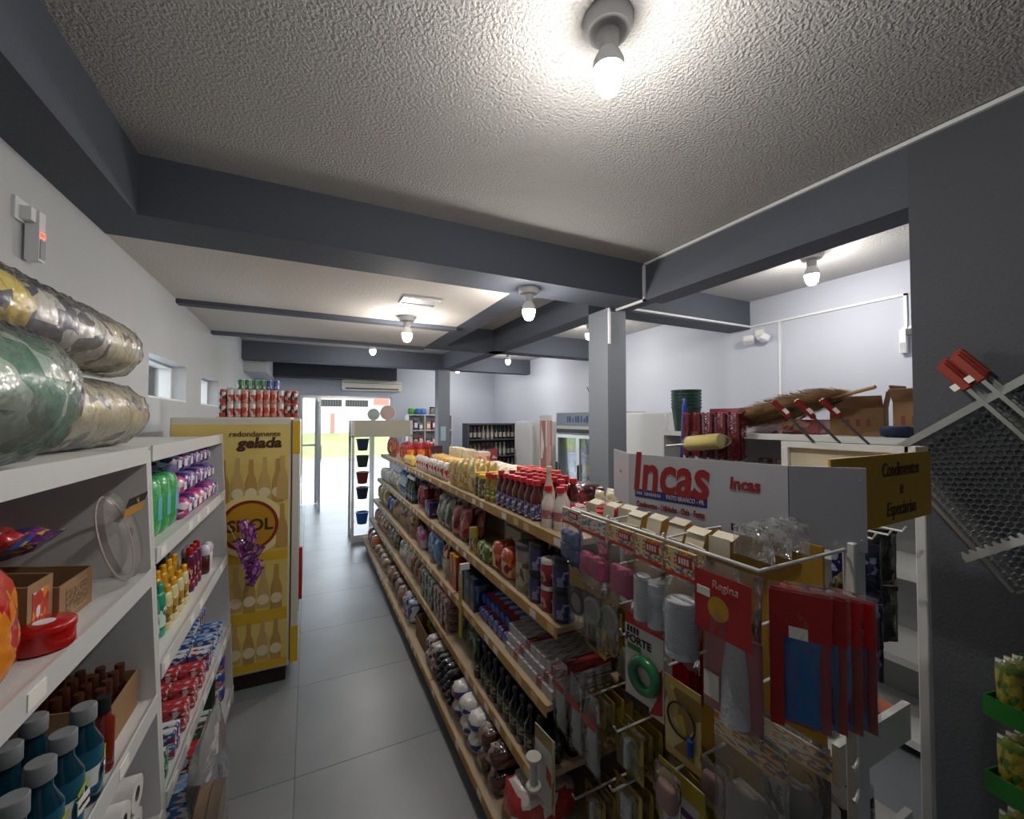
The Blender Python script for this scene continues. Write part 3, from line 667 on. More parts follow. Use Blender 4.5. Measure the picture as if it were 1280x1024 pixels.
# toothpaste (.48) in steps
Z = .4805; F = fx(.48)
tp = [pack('paste_white', 'd8dadd', '2c5fa8', 'd8dadd', .0, 1, 5, .3, .4, 0, 'b8282c'), pack('paste_red', 'b02a38', 'c04a52', 'e2d6d4', .0, 1, 6, .3, .4, 0, '7a1a28'),
      pack('paste_blue', '7aa0c8', '2f6cb4', 'e0e6ea', .0, 1, 5, .3, .4, 0, 'd8dadd'), pack('paste_mix', 'c9c6cc', '3a9a5a', '4a3a5a', .0, 1, 6, .3, .4, 0, 'e0dce0')]
for r in range(8):
    for k in range(6):
        c = [3, 0, 1, 1, 1, 0, 2, 2][r]
        y = 1.85 + r*.15
        ns = 2 + (r % 3)
        P = carton('soap_bar', .036, .09, .05, tp[c], None, .006)
        for s in range(2):
            put(P, ['mixed', 'white', 'red', 'red', 'red', 'white', 'pale blue', 'pale blue'][r] + ' wrapped soap bar in the low stacked rows' + [' beside the divider', '', ' after the white bars', ' in the middle block', ' before the white bars', ' beyond the red bars', '', ' at the shelf end'][r],
                'soap', (F-.05-.095*(k % 3), y + (k//3)*.045, Z + s*.051 + .0), PI/2, 'soap bars on the low shelf row %d' % (r+1))
for k in range(6): put(carton('soap_bar', .036, .09, .05, tp[2 if k < 3 else 0], None, .006), 'blue and white soap bar lying on top of the stacks', 'soap', (F-.15, 2.8+.05*k, Z+.103), PI/2, 'top soap bars')
for k in range(3):
    P = bottle('spray_bottle', .2, .03, mat('clear_blue_bottle', 'a8c4d8', .2, coat=.6), mat('navy_cap', '1f2f5a', .35), None, .5, .2, .62, 12)
    put(P, 'pale blue bottle with a navy cap at the end of the soap shelf', 'bottle', (F-.28, 2.65+.1*k, Z+.0), PI/2, 'pale blue bottles')
# bottom shelf (.1)
Z = .1005; F = fx(.1)
for r in range(5):
    for k in range(4):
        for s in range(2 + (r % 2)):
            put(carton('soap_bar', .045, .11, .06, [tp[2], tp[1], tp[1], tp[3], tp[0]][r], None, .006), ['blue', 'deep red', 'red', 'mixed colour', 'white'][r] + ' soap pack in the bottom shelf stack', 'soap',
                (F-.07-.12*(k % 2), 2.2 + r*.11 + (k//2)*.05, Z + s*.061), PI/2, 'soap packs on the bottom shelf block %d' % (r+1))
for k in range(2): put(carton('brush_card', .02, .1, .26, mat('dark_green_card', '163a26', .5), None), 'dark green brush card standing on the bottom shelf', 'card', (F-.1, 2.86+.06*k, Z), PI/2, 'dark green cards')
for k in range(3): put(softpack('sponge_pack', .1, .09, .12, pack('sponge_mix', 'c8d0d8', '2a4aa0', 'c86a7a', .1, .9, 4, .4, .3, .3), None, k), 'mixed colour sponge pack by the dark green cards', 'sponge', (F-.07, 2.98, Z + k*.091 - .0), PI/2, 'sponge packs')
t = thing('sieve_bag', 'clear plastic bag of round wooden sieves standing on the floor against the white shelving', 'bag of sieves', (-.3, 1.93, .001), PI/2)
for k in range(2):
    s = obj('sieve', ring(.152, .158, .035, 30), mat('sieve_wood', '8a6236', .6), t, (-.0, .02 + k*.04, .2), (PI/2+.06, 0, 0))
    obj('sieve_mesh', lathe([(.152, .03), (.152, .032)], 24), mat('sieve_cloth', 'c4b79c', .8, bump=(160, .6, 1)), s)
obj('bag_film', pouch(.36, .62, .11, 9, 10, 12, .06, .015), film('sieve_film', 'dfe0dc', .16, .15, 1.0, 18), t, (0, .02, 0))
# purple sachet strip
t = thing('sachet_strip', 'hanging strip of shiny purple sachets at the shelving end', 'sachets', (front_x(1.2)+.118, 3.07, .70))
m_pur = pack('sachet_purple', '5a1f5e', '7a2a78', 'b87ab8', .1, .9, 5, .2, .8, .6, '3a1240')
for k in range(9):
    obj('sachet', pouch(.055, .125, .03, k % 4), m_pur, t, (rnd.uniform(-.012, .03), rnd.uniform(-.02, .0), .02 + k*.036), (rnd.uniform(-.5, .5), rnd.uniform(-.35, .5), rnd.uniform(-.6, .6)))
obj('strip_cord', tube([(0, 0, .02), (-.01, 0, .2), (-.098, .02, .4)], .002, 5), m_plast, t)

# ------------------------------------------------------------------ beer cooler
t = thing('beer_cooler', 'tall yellow beer cooler with printed bottles and a round emblem on its side', 'cooler', (-.76, 3.2, 0))
m_cool = mat('cooler_white', 'd9d8ce', .35); m_cy = mat('cooler_yellow', 'dcb42c', .4)
W = .66; D = .66; ZT = 1.765
bx('cabinet', 0, W, .004, D, .1, ZT, m_cool, t, .008)
bx('plinth', .03, W-.02, .03, D-.03, 0, .1, mat('plinth_dark', '2a211c', .6), t)
dr = bx('door', W+.006, W+.052, .0, D, .12, ZT-.01, m_cool, t, .004)
o = obj('door_gasket', boxes([(W, W+.006, .01, D-.01, .13, ZT-.02)]), m_dark, t)
obj('door_window', boxes([(.0232, .026, -.25, .25, .3, 1.2)]), mat('cooler_glass', '1a2226', .08, coat=.5), dr)
obj('door_header', boxes([(-.0235, .0235, -.333, -.331, 1.4, 1.62)]), m_cy, dr); obj('door_footer', boxes([(-.0235, .0235, -.333, -.331, .0, .24)]), m_cy, dr)
obj('door_handle', boxes([(.024, .045, -.3, -.27, .4, .75)]), mat('handle_red', 'a01c1c', .4), dr)
m_print = mat('print_gold', 'e6d07c', .45, var=(3, 'dcc266', .7)); m_pc = mat('print_cream', 'eee2a0', .5)
sp = obj('side_print', boxes([(.01, W-.012, 0, .004, .115, ZT-.045)]), m_print, t)
m_pb = mat('print_bottle_brown', 'bf9a52', .5); m_pb2 = mat('print_bottle_tan', 'cdb06c', .5); m_pl = mat('print_label', 'e8dcb4', .5); m_pbr = mat('print_brown', '4a2c14', .5); m_prd = mat('print_red', '8c2a16', .5)
BT = [(-.034, 0), (.034, 0), (.034, .13), (.026, .165), (.014, .2), (.012, .29), (-.012, .29), (-.014, .2), (-.026, .165), (-.034, .13)]
def pbottle(x, z, sc, m, lay, lab=True):
    b = obj('printed_bottle', prism(BT, .0006), m, sp, (x, -lay, z), (0, 0, 0), sc)
    return b
for xx in (.0,):
    obj('printed_shelf_band', boxes([(.012, W-.014, -.0008, 0, 1.42, 1.55)]), m_print, sp)
    obj('printed_shelf_band', boxes([(.012, W-.014, -.0008, 0, .82, .88)]), m_cy, sp)
    obj('printed_shelf_band', boxes([(.012, W-.014, -.0008, 0, .42, .5)]), m_cy, sp)
    obj('printed_shelf_band', boxes([(.012, W-.014, -.0008, 0, .12, .17)]), m_cy, sp)
for z0, sc, n in ((1.2, 1, 8), (.5, 1, 8), (.17, .9, 8)):
    for k in range(n):
        pbottle(.05 + k*.076, z0 + (.0 if k % 2 else .012), sc, m_pb if k % 2 else m_pb2, .001 + (k % 2)*.0007)
        if k % 2 == 0 or k > 4: obj('printed_label', prism([(.034*math.cos(a*PI/8), .034*math.sin(a*PI/8)) for a in range(16)], .0006), m_pl, sp, (.05 + k*.076, -.003, z0 + .07))
def disc(r, n=40): return [(r*math.cos(2*PI*k/n), r*math.sin(2*PI*k/n)) for k in range(n)]
cx, cz = .425, 1.06
em = obj('round_emblem', prism(disc(.2), .001), m_pc, sp, (cx, -.004, cz))
obj('emblem_ring', prism(disc(.165), .001), m_prd, em, (0, -.001, 0)); obj('emblem_disc', prism(disc(.145), .001), mat('print_amber', 'c4941c', .45), em, (0, -.002, 0))
text('emblem_lettering', 'SKOL', .105, m_pbr, em, (.005, -.0036, 0), (PI/2, 0, 0), bold=.003)
pbottle(.61, .9, 1, m_pb, .0045); pbottle(.61, 1.22, 1, m_pb2, .0035)
text('print_lettering', 'redondamente', .05, m_pbr, sp, (.45, -.002, 1.655), (PI/2, 0, 0), bold=.0006, sx=.98)
text('print_lettering', 'gelada', .092, m_pbr, sp, (.475, -.002, 1.595), (PI/2, 0, 0), shear=.15, bold=.004, sx=1.08)

# cans on the cooler
m_rim = mat('can_aluminium', 'c0c2c4', .3, 1.0)
cA = can('beer_can', .09, .0205, pack('can_red', 'd8d4d0', 'c4443c', 'd8d4d0', .1, .62, 3, .3, .5, 0, 'b8342c'), m_rim)
cB = can('beer_can', .09, .0205, pack('can_salmon', 'd99a88', 'c8503e', 'e6d2c8', .25, .7, 3, .3, .5), m_rim)
cC = can('beer_can', .09, .0205, pack('can_dark', 'b0463c', '3a2422', 'd8c0b8', .3, .8, 3, .3, .5), m_rim)
cG = can('beer_can', .09, .0205, pack('can_green', '2f7a48', 'c8d8cc', '1f5a34', .3, .6, 3, .3, .5), m_rim)
cL = can('beer_can', .09, .0205, pack('can_blue', '2f4a9a', 'c8cfe0', '26387a', .3, .6, 3, .3, .5), m_rim)
for k in range(11):
    for q in range(2):
        for s in range(2):
            P = [cC, cA, cA, cB, cA, cB, cB, cB, cA, cC, cC][k]
            nm = {'can_dark': 'dark red', 'can_red': 'silver and red', 'can_salmon': 'salmon red'}[P['parts'][0][2].name]
            put(P, nm + [' drinks can in the lower layer on the beer cooler', ' drinks can in the upper layer on the beer cooler'][s], 'can', (-.5 + k*.0415, 3.26 + q*.0425, ZT + .004 + s*.0905), 0, 'cans on the beer cooler')
for k in range(6):
    put(cG if k < 4 else cL, ('green' if k < 4 else 'blue') + ' drinks can at the back of the cooler top', 'can', (-.44 + k*.045, 3.55, ZT + .004 + .181), 0, 'back cans on the cooler')
    for s in range(2): put(cB, 'salmon red can carrying the green and blue cans', 'can', (-.44 + k*.045, 3.55, ZT + .004 + s*.0905), 0, 'carrying cans on the cooler')
for q in range(1):
    o = obj('can_tray', boxes([(-.53, -.055, 3.235, 3.33, ZT, ZT+.0035)]), mat('tray_pink', 'c46a60', .5)); tag(o, 'thin red cardboard tray under the front cans', 'tray')
    o = obj('can_tray', boxes([(-.465, -.19, 3.525, 3.575, ZT, ZT+.0035)]), MATS['tray_pink']); tag(o, 'thin red cardboard tray under the back cans', 'tray')
# ------------------------------------------------------------------ long double-sided shelf (gondola)
m_rail = mat('yellowed_price_rail', 'c09a58', .5, var=(9, 'b08848', .7)); m_railg = mat('pale_price_rail', 'b5aea2', .5, var=(9, 'a59c8e', .7))
m_board = mat('tan_shelf_board', 'b7a58a', .6, var=(6, 'a8957a', .6)); m_spine = mat('spine_beige', '9d9585', .7); m_kick = mat('kick_plate', '3a3a3c', .6)
LV = [(1.256, .95), (.92, .90), (.63, .85), (.37, .80), (.12, .70)]      # height, front x of each level
def gondola(y0, y1, label, rail):
    t = thing('gondola_shelf', label, 'shelving', (0, y0, 0), group='sections of the long shelf'); L_ = y1 - y0
    obj('kick_plate', boxes([(.745, 1.76, .0, L_, 0, .075)]), m_kick, t)
    obj('spine_panel', boxes([(1.245, 1.255, .012, L_-.012, .12, 1.23)]), m_spine, t)
    for y in (0, L_-.012): obj('upright', boxes([(1.225, 1.275, y, y+.012, .12, 1.23)]), m_offw, t)
    for k, (z, x) in enumerate(LV):
        x1 = 1.55 if k == 0 else 1.244
        s = obj('shelf', boxes([(x, x1, .004, L_-.004, z-.024, z)]), m_board, t)
        obj('price_rail', boxes([(x-.006, x-.0005, .004, L_-.004, z-.043, z+.004)]), rail, s)
        for q in range(int(L_/.14)):
            if rnd.random() < .75: obj('price_tag', box(.0015, .05, .03), m_tag if rnd.random() < .5 else m_tagy, s, (x-.0075, .07 + q*.14 + rnd.uniform(-.03, .03), z-.034))
        if k: obj('shelf', boxes([(1.256, 2.5-x-.05, .004, L_-.004, z-.024, z)]), m_board, t)
gondola(1.42, 2.6, 'tan long shelf section with yellowed rails next to the hook stand', m_rail)
gondola(2.602, 4.45, 'middle section of the tan long shelf with yellowed rails', m_rail)
gondola(4.452, 6.2, 'pale railed section of the long shelf towards the entrance', m_railg)

G = .003
def R(P, label, cat, group, lev, y0, y1, nd=1, ns=1, off=.01, **k):
    z, x = LV[lev]; k.setdefault('jit', .012); row(P, label, cat, group, 'R', x + off, z, y0, y1, nd, ns, **k)
K = pack
# ---- top level, aisle side
sauce = bottle('sauce_bottle', .2, .031, liquid('dark_red_sauce', '4a0f14'), mat('bright_red_cap', 'b81a22', .35), K('sauce_label', '8a8cae', '4a4a78', 'd0cede', 0, 1, 7, .4, .3), .5, .12, .62, 12, (.06, .42), .02)
R(sauce, 'dark red sauce bottle with a red cap and bluish label', 'bottle', 'red-capped sauce bottles on the top shelf', 0, 1.76, 2.24, nd=4, off=.03, jit=.003)
for k, (X, Y) in enumerate([(1.0, 1.66), (1.07, 1.64), (1.02, 1.59)]):
    put(bottle('milk_drink_bottle', .19, .031, mat('milky_bottle', 'd8cfc8', .25, coat=.6), MATS['bright_red_cap'], K('clear_label', 'd8cfc8', 'b06a70', '8a8490', .2, .8, 5), .5, .12, .6, 12, capr=.02),
        'milky white bottle with a red cap next to the sauce bottles', 'bottle', (X, Y, 1.2565), 0, 'milky bottles')
put(bottle('vinegar_bottle', .27, .03, mat('cream_glass', 'c9bca8', .15, coat=.7), mat('cream_cap', 'c9bca8', .4), None, .4, .08, .55, 12), 'tall pale bottle standing behind the milky bottles', 'bottle', (1.04, 1.72, 1.2565))
pulp = bottle('oil_bottle', .17, .026, liquid('olive_oil', '8a7a2c'), MATS['bright_red_cap'], K('oil_label', 'b0a050', '6a7a30', 'd8d0a0', .1, .9, 4), .6, .14, .6, 10, capr=.02)
R(pulp, 'small yellow oil bottle with a red cap', 'bottle', 'oil bottles', 0, 2.27, 2.4, nd=1, off=.02)
pick = jar('olive_jar', .15, .04, liquid('olive_brine', '5a5430'), mat('yellow_lid', 'd8b23a', .4), K('olive_label', '8a8460', '5a5a3c', 'c8c090', .1, .9, 6))
R(pick, 'olive jar with a yellow lid in the front row', 'jar', 'olive jars', 0, 2.42, 2.6, nd=2, off=.02)
R(jar('relish_jar', .13, .04, liquid('green_relish', '3f6a30'), mat('green_lid', '3c9a3c', .4), None), 'relish jar with a green lid behind the sauces', 'jar', 'green lidded jars', 0, 2.3, 2.56, nd=2, off=.2)
R(jar('tomato_jar', .16, .038, mat('tomato_cup', 'd8a58a', .3, coat=.4), mat('orange_red_lid', 'd8401c', .35), K('tomato_label', 'e0b49c', 'd8401c', '4a8a3a', .1, .9, 4)), 'jar with an orange-red lid in the block beyond the sauces', 'jar', 'orange-red lidded jars', 0, 2.31, 2.74, nd=2, off=.4, jit=0)
pasta = [bag('pasta_packet', .085, .2, .055, K('pasta_yellow', 'd9c98a', 'e0cf9a', 'c0a050', .15, .6, 5, .3, .5, .4), m_plast, 1), bag('pasta_packet', .085, .2, .055, K('pasta_gold', 'd0b060', 'c08a20', 'e6dca8', .2, .7, 4, .3, .5, .4), m_plast, 2)]
R(pasta, ['pale yellow upright pasta packet in the top shelf row', 'golden upright pasta packet in the top shelf row'], 'pasta', 'pasta packets on the top shelf', 0, 2.62, 3.16, nd=3)
flour = bag('mix_packet', .075, .15, .06, K('mix_whitered', 'd8d6cc', 'c0404a', 'e2e0d8', .2, .62, 4, .3, .5, .4, '7aa08a'), mat('rose_seal', 'c05a6a', .4), 3)
R(flour, 'white and red baking mix packet with a rose top', 'packet', 'baking mix packets', 0, 3.2, 4.25, nd=1)
R(softpack('mix_packet', .1, .1, .16, K('mix_pink', 'c86a7a', 'd8c8c0', 'b03a4a', .1, .9, 4, .3, .5, .4), None, 1), 'rose coloured packet lying behind the baking mixes', 'packet', 'rose packets', 0, 3.2, 4.3, nd=1, off=.09)
R(softpack('noodle_packet', .1, .13, .16, K('noodle_yellow', 'e0b85a', 'e6c88a', 'd89a30', .1, .9, 4, .3, .5, .4), None, 2), 'yellow noodle packet in the row at the shelf middle', 'packet', 'yellow noodle packets', 0, 3.2, 4.6, nd=1, off=.27)
R(softpack('rice_packet', .11, .14, .16, K('rice_cream', 'e6dfcc', 'efe9da', 'd8c49a', .1, .9, 4, .3, .5, .4), None, 3), 'cream rice packet on the far half of the top board', 'packet', 'cream rice packets', 0, 2.78, 3.45, nd=1, off=.43)
R(softpack('rice_packet', .11, .1, .13, K('rice_rose', 'e0c0b0', 'd89a90', 'efe4da', .1, .9, 4, .3, .5, .4), None, 3), 'pale rose packet on the far half of the top board', 'packet', 'pale rose packets', 0, 2.78, 3.15, nd=1, off=.29)
R(softpack('snack_packet', .09, .11, .1, K('snack_yellow', 'd8b23a', 'e0c45a', 'b06a30', .1, .9, 3, .3, .5, .5), None, 4), 'small yellow snack packet at the shelf edge', 'packet', 'small yellow snack packets', 0, 4.34, 4.8, nd=1)
R(bag('biscuit_packet', .13, .24, .1, K('biscuit_red', 'b0303a', 'd86a20', 'e8a050', .0, .62, 3, .25, .6, .5), mat('seal_darkred', '8a1f28', .3), 5), 'red and orange biscuit packet standing on the top shelf', 'packet', 'red biscuit packets', 0, 4.75, 5.3, nd=3, off=.04)
R(carton('tea_box', .08, .12, .2, K('box_plum', '3a1f30', '5a2a40', 'd8cfc0', .3, .6, 4)), 'dark plum carton next to the cream packets', 'box', 'plum cartons', 0, 4.62, 4.73, nd=1, off=.3)
R(carton('cracker_box', .075, .1, .2, K('cracker_cream', 'd9cfae', 'e2dabe', 'c8b98c', .2, .8, 4)), 'cream upright cracker box on the far half of the board', 'box', 'cream cracker boxes', 0, 3.84, 4.5, nd=1, off=.44)
R(carton('cracker_box', .08, .1, .21, K('cracker_pink', 'd9c0b0', 'c86a60', 'd9cfae', .3, .8, 4)), 'cream and rose box after the cream cracker boxes', 'box', 'cream and rose boxes', 0, 3.5, 3.75, nd=1, off=.32+.12)
R(bag('snack_bag', .2, .26, .1, K('bag_orangebrown', '8a4a2a', 'c85a24', '5a3020', .1, .8, 3, .25, .6, .6), None, 6), 'orange and brown snack bag at the end of the long shelf', 'snack bag', 'orange and brown bags', 0, 5.6, 6.1, nd=1, off=.03)
# ---- top board, far half near the sign
o = put(softpack('shrink_pack', .215, .14, .24, K('shrink_maroon', '5a1020', '7a1a2c', '3f0a16', .0, 1, 3, .15, .9, .9, '8a2a3c'), None, 2, .06), 'glossy maroon shrink-wrapped tray of cans near the sign', 'pack', (1.4, 2.18, 1.2565), PI/2)
put(softpack('shrink_pack', .215, .14, .24, MATS['shrink_maroon'], None, 3, .06), 'second maroon shrink-wrapped tray closer to the sign', 'pack', (1.4, 1.955, 1.2565), PI/2)
R(jar('jam_cup', .1, .034, K('jam_cup_print', '3f2a2a', '8a2a30', 'd8cfc0', .2, .8, 4), MATS['bright_red_cap'], None, .22), 'dark little jar with a red lid under the sign', 'jar', 'little red-lidded jars', 0, 1.44, 1.66, nd=3, off=.15, jit=0)
R(bag('swab_packet', .07, .13, .04, K('swab_cream', 'd8d2b4', 'e6e2cc', 'c0b890', .3, .8, 6, .4, .4, .5), None, 2), 'cream packet bunched behind the red-lidded jars', 'packet', 'cream swab packets', 0, 1.46, 1.83, nd=2, off=.39)
# ---- level two
def tall(nm, c, lb, gp, lev, a, b, w_, h_, d_=.12, nd=1, ns=1, cr=.4, kind='bag', seal=None, cat='packet', seed=1, off=.015, tilt=0, **kk):
    P = [bag(nm, w_, h_, d_, c if q == 0 else variant(c, q), seal, seed+q) for q in range(3)] if kind == 'bag' else [softpack(nm, w_, h_, d_, c if q == 0 else variant(c, q), None, seed+q) for q in range(3)] if kind == 'soft' else carton(nm, w_, d_, h_, c, None)
    R(P, lb, cat, gp, lev, a, b, nd, ns, off, tilt=tilt, **kk)
tub = jar('cocoa_tub', .13, .047, K('tub_blue', '23284a', '8a86b0', '2f3460', .15, .7, 5), mat('black_lid', '15151a', .4), None, .14)
tub2 = jar('cocoa_tub', .11, .042, K('tub_red', '8a2630', 'c08a86', '6a1a26', .15, .7, 5), mat('white_lid', 'c9c4c0', .4), None, .16)
R(tub, 'dark blue chocolate tub with a black lid', 'tub', 'dark blue chocolate tubs', 1, 1.43, 1.54, nd=2, ns=2); R(tub2, 'red tub with a white lid in the double stack', 'tub', 'red tubs', 1, 1.54, 1.64, nd=2, ns=2)
R(tub, 'dark blue chocolate tub beyond the red tubs', 'tub', 'dark blue tubs beyond the red ones', 1, 1.64, 1.75, nd=2, ns=2); R(tub2, 'red tub with a white lid behind the grey tin', 'tub', 'red tubs by the tin', 1, 1.75, 1.84, nd=1, off=.18, ns=1)
t = thing('big_tin', 'large grey tin with a dark rim between tubs and snack bags', 'tin', (.99, 1.82, .9205))
obj('tin', lathe([(.068, 0), (.07, .006), (.07, .2)], 20), K('tin_grey', '8a8678', '6a5a48', 'b0aa98', .15, .7, 4), t); obj('lid', lathe([(.073, .2), (.073, .222), (.06, .224)], 20), mat('tin_lid', '4a4a4c', .4), t)
tall('snack_bag', K('snack_orange', 'b04a26', 'd86a34', 'e0b070', .0, .6, 3, .25, .6, .7, '7a2420'), 'orange and red snack bag lying on the second shelf', 'orange snack bags', 1, 1.92, 2.18, .12, .17, .14, nd=1, kind='soft', cat='snack bag')
tall('snack_bag', K('snack_maroon', '6a1f24', '8a2f30', 'b0503a', .0, 1, 3, .25, .6, .7), 'maroon snack bag behind the orange ones', 'maroon snack bags', 1, 1.9, 2.16, .12, .12, .1, kind='soft', off=.2, cat='snack bag')
tall('seasoning_bag', K('season_green', '6a7a34', '3f6a2c', 'd8cf8a', .1, .9, 4, .3, .5, .5), 'green and yellow seasoning bag on the second shelf', 'green seasoning bags', 1, 2.2, 2.44, .09, .11, .1, nd=1, kind='soft')
o = put(carton('white_carton', .2, .1, .17, mat('carton_white', 'a8a49a', .7), None), 'plain white carton with a red stripe at the shelf back', 'box', (1.17, 2.27, .9205), -PI/2)
obj('red_stripe', boxes([(-.07, .07, -.051, -.0502, .07, .1)]), mat('stripe_red', '8a2a2c', .6), o, (0, 0, 0), (0, .3, 0))
tall('spice_box', K('spice_yellow', 'b09a4a', '7a6a4a', 'd0c8a8', .1, .6, 4), 'small yellow spice box standing alone', 'spice boxes', 1, 2.45, 2.54, .045, .16, .05, kind='box', nd=1)
tall('dry_dog_food', K('foodbag_red', '6a1a20', '8a2a2a', 'b06a5a', .1, .9, 3, .25, .6, .5), 'dark red leaning bag on the second shelf', 'dark red leaning bags', 1, 2.66, 2.98, .13, .24, .08, nd=2, tilt=-.18)
tall('foil_bag', K('foil_grey', '7a7c72', '9a9c92', '4a5a48', .1, .8, 3, .2, .7, .5), 'grey foil coffee bag leaning back', 'grey foil bags', 1, 3.0, 3.42, .1, .24, .08, nd=2, tilt=-.15)
tall('tea_carton', K('carton_purple', '3a2a58', '4f3a70', 'b8b0c8', .2, .7, 4), 'purple carton on the second shelf', 'purple cartons', 1, 3.45, 3.7, .08, .13, .12, kind='box', nd=1, ns=1)
tall('wine_red_pack', K('pack_winered', '6a1c26', '8a2a34', 'a06a60', .1, .9, 3, .25, .6, .4), 'wine red packet beside the purple cartons', 'wine red packets', 1, 3.72, 4.05, .1, .24, .09, nd=2)
R(bottle('drink_bottle', .26, .033, liquid('dark_green_glass', '1f2a26'), mat('white_cap', 'cfd0cc', .4), K('bottle_label', '5a6a70', '2a3a48', 'b0b8b8', .1, .9, 4), .4, .1, .6, 12), 'dark bottle with a white cap on the second shelf', 'bottle', 'dark white-capped bottles', 1, 4.1, 4.42, nd=3)
R(bottle('cleaner_bottle', .27, .04, mat('pale_blue_cleaner', '8aa4b0', .3, coat=.5), mat('blue_cap', '2a5aa0', .4), K('cleaner_label', 'c8d0d0', '6a8aa0', '3a4a5a', .1, .9, 4), .4, .12, .6, 12), 'pale blue cleaner bottle with a blue cap', 'bottle', 'pale blue cleaner bottles', 1, 4.48, 4.82, nd=2)
tall('milk_powder', K('pack_whitegrey', 'c0beb6', '9a9a94', 'd8d4c8', .1, .9, 4, .3, .5, .4), 'off-white packet towards the end of the second shelf', 'off-white packets', 1, 4.86, 5.5, .11, .2, .1, nd=2, seal=m_plast)
tall('cup_stack', mat('pale_cups', 'c4c8cc', .4), 'stack of pale bowls at the end of the second shelf', 'pale bowls', 1, 5.52, 6.1, .13, .17, .13, kind='soft', cat='bowl')
# ---- level three
foil = carton('foil_roll_box', .04, .29, .042, K('foilbox_silver', 'a6a4a8', 'c8c6ca', '8a8a94', .0, 1, 6, .25, .6, 0, 'b8b0b4', 'Y'), None)
foil2 = carton('foil_roll_box', .04, .29, .042, K('foilbox_red', '7a2430', '9a3a40', 'c0b8b8', .0, 1, 6, .25, .6, 0, None, 'Y'), None)
for k in range(10):
    for s in range(3):
        P = foil2 if (k + s) % 5 == 2 else foil
        put(P, ('red' if P is foil2 else 'silver') + ' long foil roll box in the ' + ['bottom', 'middle', 'top'][s] + ' layer of the pile', 'foil box', (.85 + .17 + .01*s, 1.45 + k*.043, .6305 + s*.043), -PI/2, 'foil roll boxes')
can2 = dict(name='spray_tube', parts=[('tube', lathe([(.028, 0), (.03, .004), (.03, .2)], 12), K('tube_blue', '2a4a9a', '3a6ac0', 'c8d0e0', .1, .8, 3)), ('cap', lathe([(.03, .2), (.031, .225), (.026, .23)], 12), mat('pale_tube_cap', 'c8c8c0', .4)), ('ring_label', lathe([(.0305, .02), (.0305, .06)], 12, False), mat('orange_red_print', 'b0402c', .4))], w=.062, d=.062, h=.23)
for k in range(6):
    for s in range(2):
        put(can2, 'blue biscuit tube with a pale end lying in the ' + ['lower', 'upper'][s] + ' row', 'tube', (.89 + s*.03, 1.9 + k*.0635 + s*.03, .662 + s*.055), 0, 'blue tubes lying on the third shelf', rot=(0, PI/2, 0))
tall('green_box', K('box_greenwhite', '3a6a3a', 'c8ccc0', '2a4a6a', .2, .8, 4), 'green and white box behind the blue tubes', 'green and white boxes', 2, 1.9, 2.24, .08, .22, .08, kind='box', off=.3, jit=0)
tall('dark_blue_box', K('box_darkblue', '1a2440', '2a3a60', '5a6a8a', .2, .8, 4), 'dark blue box behind the yellow strip', 'dark blue boxes', 2, 2.28, 2.56, .085, .2, .1, kind='box', nd=2)
tall('cereal_box', K('box_yellowred', 'c89a1e', 'b0401c', 'd8b23a', .0, 1, 2.5), 'yellow and red cereal box on the third shelf', 'yellow and red boxes', 2, 2.62, 2.82, .06, .22, .14, kind='box', nd=1)
tall('cream_red_bottle', K('pack_creamred', 'c8bca8', '8a3438', 'd8d0c4', .55, .95, 4), 'cream and red upright packet by the cereal boxes', 'cream and red packets', 2, 2.86, 3.02, .07, .24, .08, nd=2)
tall('blue_bag', K('bag_blue', '3a6a9a', '5a8ab8', 'b8c8d8', .1, .9, 4, .2, .7, .8), 'crinkled blue bag on the third shelf', 'crinkled blue bags', 2, 3.05, 3.5, .14, .23, .1, nd=2)
tall('purple_pink_bag', K('bag_purplepink', '5a3a78', 'b05a7a', 'c8b8c8', .1, .9, 4, .2, .7, .6), 'purple and pink packet beside the blue bags', 'purple and pink packets', 2, 3.54, 3.86, .1, .18, .09, nd=2)
tall('bread_bag', K('bag_kraft', '8a6a48', 'a08460', '5a4030', .1, .9, 3, .35, .4, .7), 'brown bread bag in the row of bags', 'brown bread bags', 2, 3.9, 4.9, .15, .23, .12, nd=2)
tall('navy_bag', K('bag_navy', '1f2a5a', '2a3a78', '5a6aa0', .1, .9, 3, .25, .6, .5), 'navy blue bag after the brown bread bags', 'navy bags', 2, 4.95, 5.35, .18, .2, .12, nd=1)
tall('yellow_bag', K('bag_mustard', '9a8a3a', '7a6a2a', 'c8bc7a', .1, .9, 3, .3, .5, .6), 'mustard yellow bag next to the navy bags', 'mustard bags', 2, 5.4, 6.1, .16, .24, .12, nd=1)
# ---- level four
soy = bottle('soy_sauce_bottle', .2, .03, liquid('black_soy', '0d0c0e'), m_blackp, K('soy_label', '2a2a24', '8a8a70', '1a1a1c', .2, .8, 5), .42, .1, .62, 12)
R(soy, 'black soy sauce bottle in the low row', 'bottle', 'black soy sauce bottles', 3, 1.44, 2.2, nd=3)
tall('grey_green_packet', K('pack_greygreen', '7a8678', '3f5a48', 'a8b0a4', .1, .9, 4, .3, .5, .5), 'grey green upright packet by the soy sauce', 'grey green packets', 3, 2.24, 2.58, .075, .2, .08, nd=2, tilt=-.1, off=.05)
brick_a = carton('coffee_brick', .07, .12, .05, K('brick_green', '5a6a5a', '7a8a78', '3a4a3c', .1, .9, 4, .3, .5), None, .006); brick_b = carton('coffee_brick', .07, .12, .05, K('brick_rose', '7a5a52', '9a7a70', '5a3a34', .1, .9, 4, .3, .5), None, .006)
